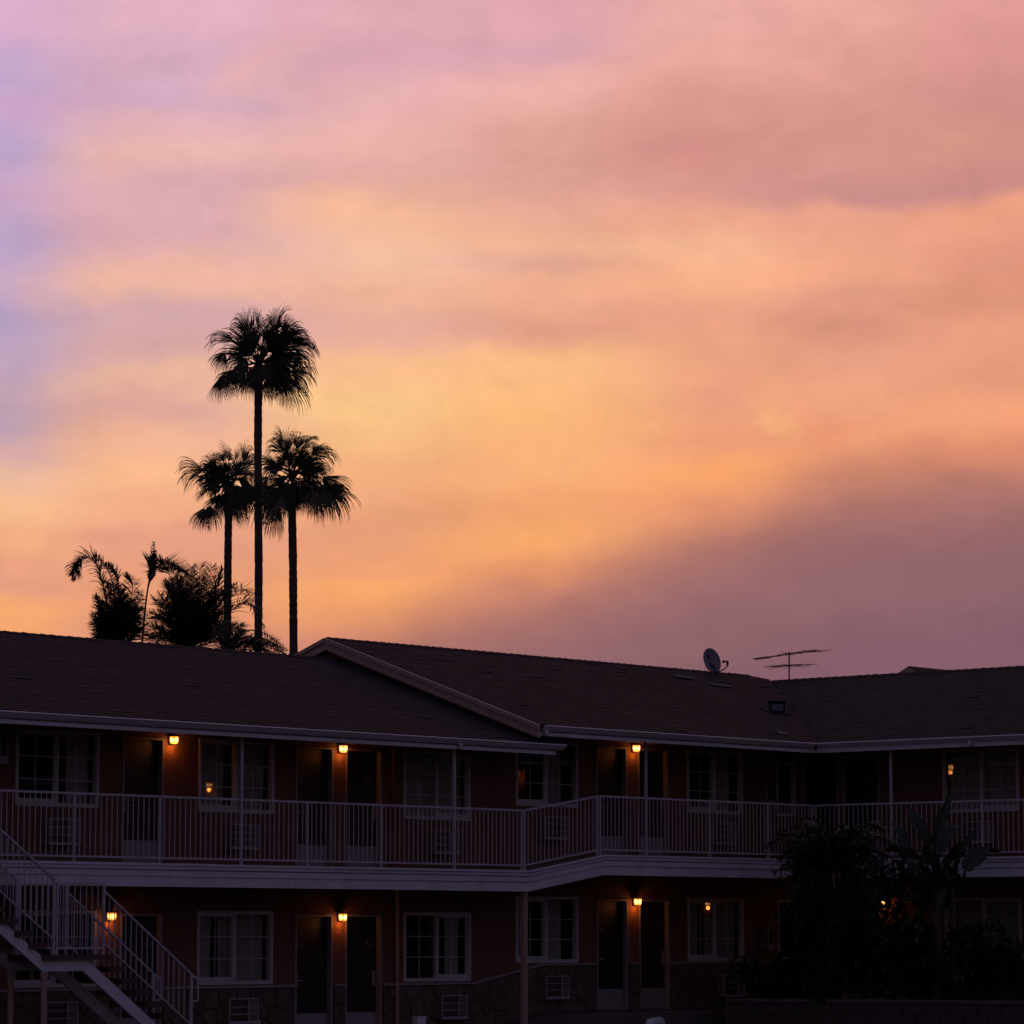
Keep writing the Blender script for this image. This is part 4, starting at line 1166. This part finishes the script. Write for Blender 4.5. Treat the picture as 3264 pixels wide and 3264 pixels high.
def bez(pts, n):
    "smooth path through control points (Catmull-Rom)"
    Q = [pts[0] * 2 - pts[1]] + pts + [pts[-1] * 2 - pts[-2]]
    out = []
    per = max(2, n // (len(pts) - 1))
    for k in range(1, len(Q) - 2):
        a, b_, c, d = Q[k - 1:k + 3]
        for j in range(per):
            t_ = j / per
            out.append(.5 * ((2 * b_) + (c - a) * t_ + (2 * a - 5 * b_ + 4 * c - d) * t_ ** 2 + (3 * b_ - a - 3 * c + d) * t_ ** 3))
    out.append(pts[-1]); return out
def feather(parent, ctrl, rnd, ll=.5, n=44, start=.12, width=.020, droop=.6, mat_='frond', plume=1.0, rr=.02, lean=1.0):
    path = bez(ctrl, n)
    m = MB()
    m.tube(path, [rr * (1 - .8 * k / len(path)) for k in range(len(path))], 5)
    N = len(path)
    for k in range(int(N * start), N):
        f_ = k / (N - 1)
        q = path[k]
        tg = (path[min(k + 1, N - 1)] - path[max(k - 1, 0)]).normalized()
        sd = perp(tg); nm = sd.cross(tg)
        L0 = ll * (.55 + .45 * sin(pi * min(1, .15 + .85 * f_)) ) * (1 - .35 * f_ ** 3)
        for s_ in (-1, 1):
            for r_ in range(2):
                if rnd.random() < .08: continue
                a_ = rnd.uniform(-1, 1) * .9 * plume
                d = (tg * rnd.uniform(.55, 1.0) * lean + (sd * s_ * cos(a_) + nm * sin(a_)) * rnd.uniform(.75, 1)).normalized()
                L = L0 * rnd.uniform(.75, 1.1)
                p = q + tg * rnd.uniform(-.02, .02); pts = []
                for j in range(4):
                    pts.append(p.copy()); p = p + d * L / 3; d = (d + DOWN * droop * rnd.uniform(.10, .34)).normalized()
                w_ = perp(d)
                strip(m, pts, [width * .5, width, width * .8, 0], [(w_ * cos(a_) + d.cross(w_) * sin(a_)).normalized()] * 4)
    return m.build('frond', mat_, parent)
Z5 = lambda zx, zy, dd=0, D=95: at(180 + zx * .4762, 1650 + zy * .4762, D + dd)
def feather_palm(label, base_z, fronds, seed, D, stem=True, **kw):
    rnd = random.Random(seed)
    b0 = Z5(*base_z, 0, D)
    t = thing('feather_palm', label, 'palm tree', (b0.x, b0.y, 0), 'feathery palms behind the left roof')
    m = MB(); n = 24
    m.tube([Vector((b0.x, b0.y, b0.z * (1 - k / n))) for k in range(n + 1)], [.16 + .012 * (k % 2) + .05 * (k / n) ** 2 for k in range(n + 1)], 10); m.build('trunk', 'trunk', t)
    for fr_ in fronds:
        k0 = {}
        if isinstance(fr_[-1], dict): k0, fr_ = fr_[-1], fr_[:-1]
        for rep_ in range(2 if rnd.random() < .2 and len(fr_) < 5 else 1):
            dd = rnd.uniform(-.7, .7)
            jx, jy = (0, 0) if rep_ == 0 else (rnd.uniform(-38, 38), rnd.uniform(-20, 45))
            ctrl = [Z5(x + jx * j, y + jy * j, dd * j, D) for j, (x, y) in enumerate(fr_)]
            feather(t, ctrl, rnd, **{**kw, **k0})
    return t
rf = random.Random(77)
LEFTFILL = []
for k in range(9):
    x = rf.uniform(275, 560)
    y = 370 + abs(x - 410) * 1.1 + rf.uniform(0, 260)
    LEFTFILL.append([(410, 870), ((410 + x) / 2 + (x - 410) * .15, (870 + y) / 2 - 20), (x, y)])
DOME = []
for k in range(17):
    a_ = radians(-78 + 158 * k / 16) + rf.uniform(-.05, .05); L_ = rf.uniform(.72, 1)
    ex, ey = 880 + sin(a_) * (315 if a_ < 0 else 400) * L_, 880 - cos(a_) * 530 * L_
    DOME.append([(880, 880), (880 + (ex - 880) * .45, 880 + (ey - 880) * .6), (ex, ey)])
feather_palm('feathery palm with a crook-shaped frond at the far left', (400, 880),
    [[(390, 860), (335, 560), (275, 330), (190, 262), (125, 330), (130, 400), dict(droop=1.3, ll=.60, n=80)], [(400, 860), (420, 600), (400, 400), (330, 310)], [(420, 860), (480, 620), (510, 460), (485, 380)],
     [(400, 860), (310, 650), (265, 530)], [(430, 860), (520, 650), (555, 500)], [(380, 860), (300, 760), (260, 700)], [(420, 860), (400, 600), (385, 440)], [(430, 860), (500, 700), (550, 610)],
     [(410, 860), (450, 640), (440, 480)], [(410, 860), (360, 680), (320, 560)], [(400, 870), (330, 800), (270, 790)], [(430, 870), (510, 800), (570, 740)], [(410, 860), (370, 600), (330, 420)], [(420, 860), (460, 720), (500, 560)]] + LEFTFILL, 3, 95, ll=.50, n=50, width=.0155)
feather_palm('tall bare-stalked young palm with one frond bent over to the right', (570, 880),
    [[(572, 860), (600, 560), (632, 385), (690, 318), (780, 318), (880, 372), dict(start=.46, ll=.72, droop=-.12, plume=.8, n=150, width=.016, rr=.03)], [(618, 460), (635, 330), (650, 172), dict(ll=.30, start=.2, n=16, droop=0, plume=.1, rr=.014, lean=2.6)],
     [(612, 480), (640, 360), (660, 235), dict(ll=.30, start=.2, n=16, droop=0, plume=.1, rr=.014, lean=2.6)]], 4, 94, ll=.5)
feather_palm('broad bushy feather palm beside the fan palm trunks', (860, 900),
    [[(850, 870), (760, 660), (655, 545)], [(850, 870), (785, 590), (735, 430)], [(860, 870), (830, 570), (805, 395)], [(870, 870), (895, 560), (900, 330)], [(880, 870), (950, 530), (960, 310)], [(880, 870), (1000, 560), (1045, 330)],
     [(890, 870), (1040, 570), (1110, 350)], [(890, 870), (1050, 640), (1190, 450)], [(900, 870), (1100, 610), (1240, 480), (1315, 560)], [(900, 870), (1150, 640), (1290, 570), (1385, 720)], [(860, 870), (730, 700), (630, 640)],
     [(900, 870), (1080, 750), (1180, 720)], [(870, 870), (860, 640), (850, 470)], [(880, 870), (980, 660), (1010, 480)], [(860, 880), (760, 780), (650, 740)], [(890, 880), (1000, 770), (1090, 640)], [(860, 870), (800, 700), (740, 560)],
     [(880, 870), (930, 700), (930, 560)], [(860, 880), (700, 800), (620, 800)]] + DOME, 5, 96, ll=.64, n=40, droop=-.03, plume=.8, width=.0135)
feather_palm('low feather palm whose comb-like fronds show just above the roof', (1180, 960),
    [[(1150, 930), (1240, 770), (1400, 775), (1545, 885), dict(droop=-.1, plume=.25, width=.012)], [(1160, 930), (1230, 840), (1330, 830), (1430, 900)], [(1150, 930), (1200, 800), (1240, 750)], [(1160, 940), (1300, 860), (1480, 920)], [(1160, 940), (1280, 820), (1420, 850)], [(1190, 940), (1350, 810), (1500, 860)], [(1140, 940), (1100, 820), (1085, 730)], [(1150, 940), (1180, 840), (1290, 800)], [(1200, 950), (1400, 850), (1520, 900)]], 6, 92, ll=.44, n=38, droop=.1, width=.013)

# plants of the raised bed
G = lambda px, py, dd=0: at(px, py, 63.6 + dd)
def paddle(parent, pts, wid, rnd, roll=0.0, stalk=None):
    "large banana-like leaf: stalk, midrib and a blade with torn edges"
    m = MB()
    if stalk: m.tube(stalk, [.03] * (len(stalk) - 1) + [.018], 6)
    path = bez(pts, 16); N = len(path)
    m.tube(path, [.014 * (1 - .7 * k / N) for k in range(N)], 5)
    prevs = None
    for k, q in enumerate(path):
        f_ = k / (N - 1)
        tg = (path[min(k + 1, N - 1)] - path[max(k - 1, 0)]).normalized()
        sd = (RGT * cos(roll) + FWD * sin(roll)); sd = (sd - tg * sd.dot(tg)).normalized(); nm = sd.cross(tg)
        w = wid * (sin(pi * min(1, .06 + .94 * f_ ** .8)) ** .6) * (1 - .15 * f_) + .002
        cur = []
        for s_ in (-1, 1):
            tear = rnd.uniform(.55, .8) if rnd.random() < .16 else rnd.uniform(.92, 1.04)
            cur.append((m.p(q), m.p(q + sd * s_ * w * .55 + nm * w * .16), m.p(q + sd * s_ * w * tear + nm * w * .20 + DOWN * w * .10)))
        if prevs:
            for A, B in zip(prevs, cur):
                m.f.append([A[0], A[1], B[1], B[0]]); m.f.append([A[1], A[2], B[2], B[1]])
        prevs = cur
    return m.build('leaf', 'paddle', parent, smooth=False)
rnd = random.Random(5)
rt = G(2985, 3185)
t = thing('bird_of_paradise', 'tall plant with big paddle leaves in front of the right wing railing', 'plant', (rt.x, rt.y, rt.z))
cr_ = G(2990, 2860)
stems = [rt + (cr_ - rt) * k / 5 + RGT * .04 * sin(k) for k in range(6)]
m = MB(); m.tube(stems, [.13, .11, .10, .09, .08, .06], 8); m.build('stem', 'trunk', t)
m = MB(); m.tube([rt + RGT * .3, rt + RGT * .34 + UPV * .9, cr_ + RGT * .25 + UPV * .15], [.11, .09, .05], 8); m.build('stem', 'trunk', t)
def PL(pts, w, roll=0, st0=None, dd=0):
    q = [G(x, y, dd + .1 * j) for j, (x, y) in enumerate(pts)]
    s0 = st0 or (2990, 2860)
    sp = G(*s0)
    paddle(t, q, w, rnd, roll, [sp, (sp + q[0]) / 2 + UPV * .06, q[0]])
PL([(2980, 2690), (2992, 2630), (3012, 2575), (3030, 2521)], .125, .25, dd=-.2)
PL([(2955, 2680), (2935, 2640), (2912, 2600), (2882, 2560)], .15, .4)
PL([(2992, 2720), (3010, 2668), (3040, 2636), (3072, 2630)], .13, -.2, dd=-.4)
PL([(3040, 2760), (3065, 2710), (3090, 2670), (3114, 2654)], .09, .3)
PL([(3076, 2772), (3100, 2738), (3140, 2712), (3188, 2716)], .17, .1, (3068, 2850), -.3)
PL([(2900, 2700), (2880, 2665), (2860, 2640), (2838, 2622)], .11, .3)
PL([(3020, 2750), (3040, 2790), (3045, 2760), (3052, 2730)], .07, .5)
PL([(2940, 2760), (2900, 2720), (2860, 2700), (2820, 2712)], .14, -.3, dd=.3)
PL([(2975, 2740), (2970, 2690), (2950, 2650), (2940, 2610)], .13, .9, dd=.3)
PL([(3000, 2760), (3030, 2720), (3060, 2690), (3080, 2700)], .12, .7, dd=.2)
PL([(2960, 2800), (2920, 2790), (2880, 2800), (2850, 2830)], .13, 0, dd=-.3)
PL([(3010, 2800), (3040, 2790), (3050, 2800), (3040, 2840)], .10, .2, dd=-.2)
PL([(2970, 2820), (2960, 2850), (2940, 2890), (2920, 2940)], .12, .2, dd=-.1)
PL([(3000, 2830), (3020, 2860), (3040, 2900), (3050, 2960)], .12, -.2, dd=-.1)

for k in range(26):      # more leaves of the clump, turned every way
    a_ = rnd.uniform(-1.2, 1.2); x0_, y0_ = 2950 + rnd.uniform(-70, 80), rnd.uniform(2720, 2900); L_ = rnd.uniform(70, 120)
    dx_, dy_ = sin(a_) * L_, -cos(a_) * L_ * .7
    PL([(x0_, y0_), (x0_ + dx_ * .4, y0_ + dy_ * .6), (x0_ + dx_ * .75, y0_ + dy_ * .85), (x0_ + dx_ * 1.1, y0_ + dy_ * .7)], rnd.uniform(.09, .16), rnd.uniform(-1.2, 1.2), dd=rnd.uniform(-.6, .5))
q0 = G(2660, 3185, .4)
t = thing('feather_palm', 'arching feathery palm in the raised bed with pale dry plumes', 'palm tree', (q0.x, q0.y, q0.z))
cr_ = G(2665, 2830, .4)
m = MB(); m.tube([q0 + (cr_ - q0) * k / 16 for k in range(17)], [.13 + .02 * (k % 2) for k in range(17)], 10); m.build('trunk', 'trunk', t)
rnd = random.Random(9)
for ends in ([(2600, 2770), (2540, 2755), (2470, 2780)], [(2590, 2700), (2520, 2665), (2455, 2700)], [(2700, 2680), (2760, 2625), (2825, 2640)], [(2640, 2680), (2600, 2620), (2545, 2615)], [(2590, 2740), (2530, 2720), (2490, 2740)], [(2620, 2720), (2580, 2680), (2535, 2690)], [(2640, 2700), (2610, 2650), (2570, 2640)], [(2670, 2700), (2680, 2650), (2690, 2640)],
             [(2710, 2710), (2740, 2660), (2780, 2660)], [(2730, 2740), (2790, 2710), (2840, 2730)], [(2740, 2780), (2800, 2770), (2850, 2830)], [(2600, 2800), (2550, 2810), (2510, 2860)], [(2690, 2720), (2720, 2680), (2750, 2690)],
             [(2630, 2740), (2590, 2720), (2560, 2740)], [(2640, 2840), (2600, 2880), (2580, 2960)], [(2700, 2840), (2740, 2880), (2760, 2960)], [(2720, 2810), (2780, 2830), (2810, 2880)], [(2610, 2830), (2560, 2860), (2530, 2930)],
             [(2660, 2760), (2655, 2700), (2640, 2660)], [(2690, 2850), (2700, 2900), (2690, 2980)], [(2650, 2860), (2630, 2910), (2625, 3000)]):
    for rep_ in range(3):
        dd = rnd.uniform(-.9, .5); jx, jy = (0, 0) if rep_ == 0 else (rnd.uniform(-22, 22), rnd.uniform(-8, 26))
        ctrl = [cr_] + [G(x + jx * (j + 1), y + jy * (j + 1), .4 + dd * (j + 1) / 2) for j, (x, y) in enumerate(ends)]
        feather(t, ctrl, rnd, ll=.34, n=34, width=.012, droop=.8, start=.15)
for (x, y), (x2, y2), (x3, y3), ln in (((2676, 2800), (2668, 2748), (2688, 2728), .09), ((2740, 2700), (2748, 2662), (2766, 2645), .08), ((2660, 2830), (2655, 2770), (2672, 2733), .07)):
    feather(t, [G(x, y, .1), G(x2, y2, .05), G(x3, y3, 0)], rnd, ll=ln * 1.6, n=30, width=.010, droop=1.2, start=.1, mat_='plume')

def shrub(label, px, py, dd, rx, rh, n, seed, m_='shrub', sz=.07):
    rnd = random.Random(seed)
    b0 = G(px, py, dd)
    t = thing('shrub', label, 'shrub', (b0.x, b0.y, b0.z), 'dark shrubs filling the raised bed')
    m = MB()
    for k in range(7):
        a_ = rnd.uniform(0, 2 * pi)
        m.tube([b0, b0 + Vector((cos(a_) * rx * .4, sin(a_) * rx * .3, rh * .5)), b0 + Vector((cos(a_) * rx * .7, sin(a_) * rx * .5, rh * .85))], [.025, .016, .006], 5)
    m.build('stem', 'trunk', t)
    cl = [(rnd.uniform(-1, 1), rnd.uniform(-1, 1), rnd.uniform(.15, 1)) for _ in range(16)]
    m = MB()
    for k in range(n):
        c_ = rnd.choice(cl)
        d = Vector((rnd.gauss(0, 1), rnd.gauss(0, 1), rnd.gauss(0, 1))).normalized() * rnd.uniform(.5, 1) ** .5
        sc = .34 + .14 * rnd.random()
        q = b0 + Vector((c_[0] * rx * .72, c_[1] * rx * .5, c_[2] * rh * .8)) + Vector((d.x * sc * rx, d.y * sc * rx, d.z * sc * rh * .6))
        if q.z < b0.z: q.z = b0.z + rnd.random() * .2
        a1_ = Vector((rnd.gauss(0, 1), rnd.gauss(0, 1), rnd.gauss(0, .7))).normalized(); a2_ = perp(a1_)
        s_ = sz * rnd.uniform(.6, 1.3)
        m.face(q - a1_ * s_, q + a2_ * s_ * .45, q + a1_ * s_, q - a2_ * s_ * .45)
    m.build('crown', m_, t)
shrub('shrub at the left end of the raised bed in front of the stone wall', 2440, 3190, .9, .75, .85, 1500, 1, sz=.085)
shrub('rounded shrub under the feathery palm', 2590, 3190, .3, .95, 1.75, 3200, 2, sz=.085)
shrub('tall dark shrub between the feathery palm and the paddle-leaved plant', 2755, 3190, .6, .95, 2.75, 4600, 3, sz=.085)
shrub('low shrub in front of the paddle-leaved plant', 2900, 3190, .1, .95, 1.5, 2800, 4, sz=.085)
shrub('spreading shrub right of the paddle-leaved plant', 3080, 3190, .4, .95, 1.45, 2800, 5, sz=.085)
shrub('shrub at the right edge of the picture', 3230, 3190, .3, .85, 1.25, 2200, 6, sz=.085)
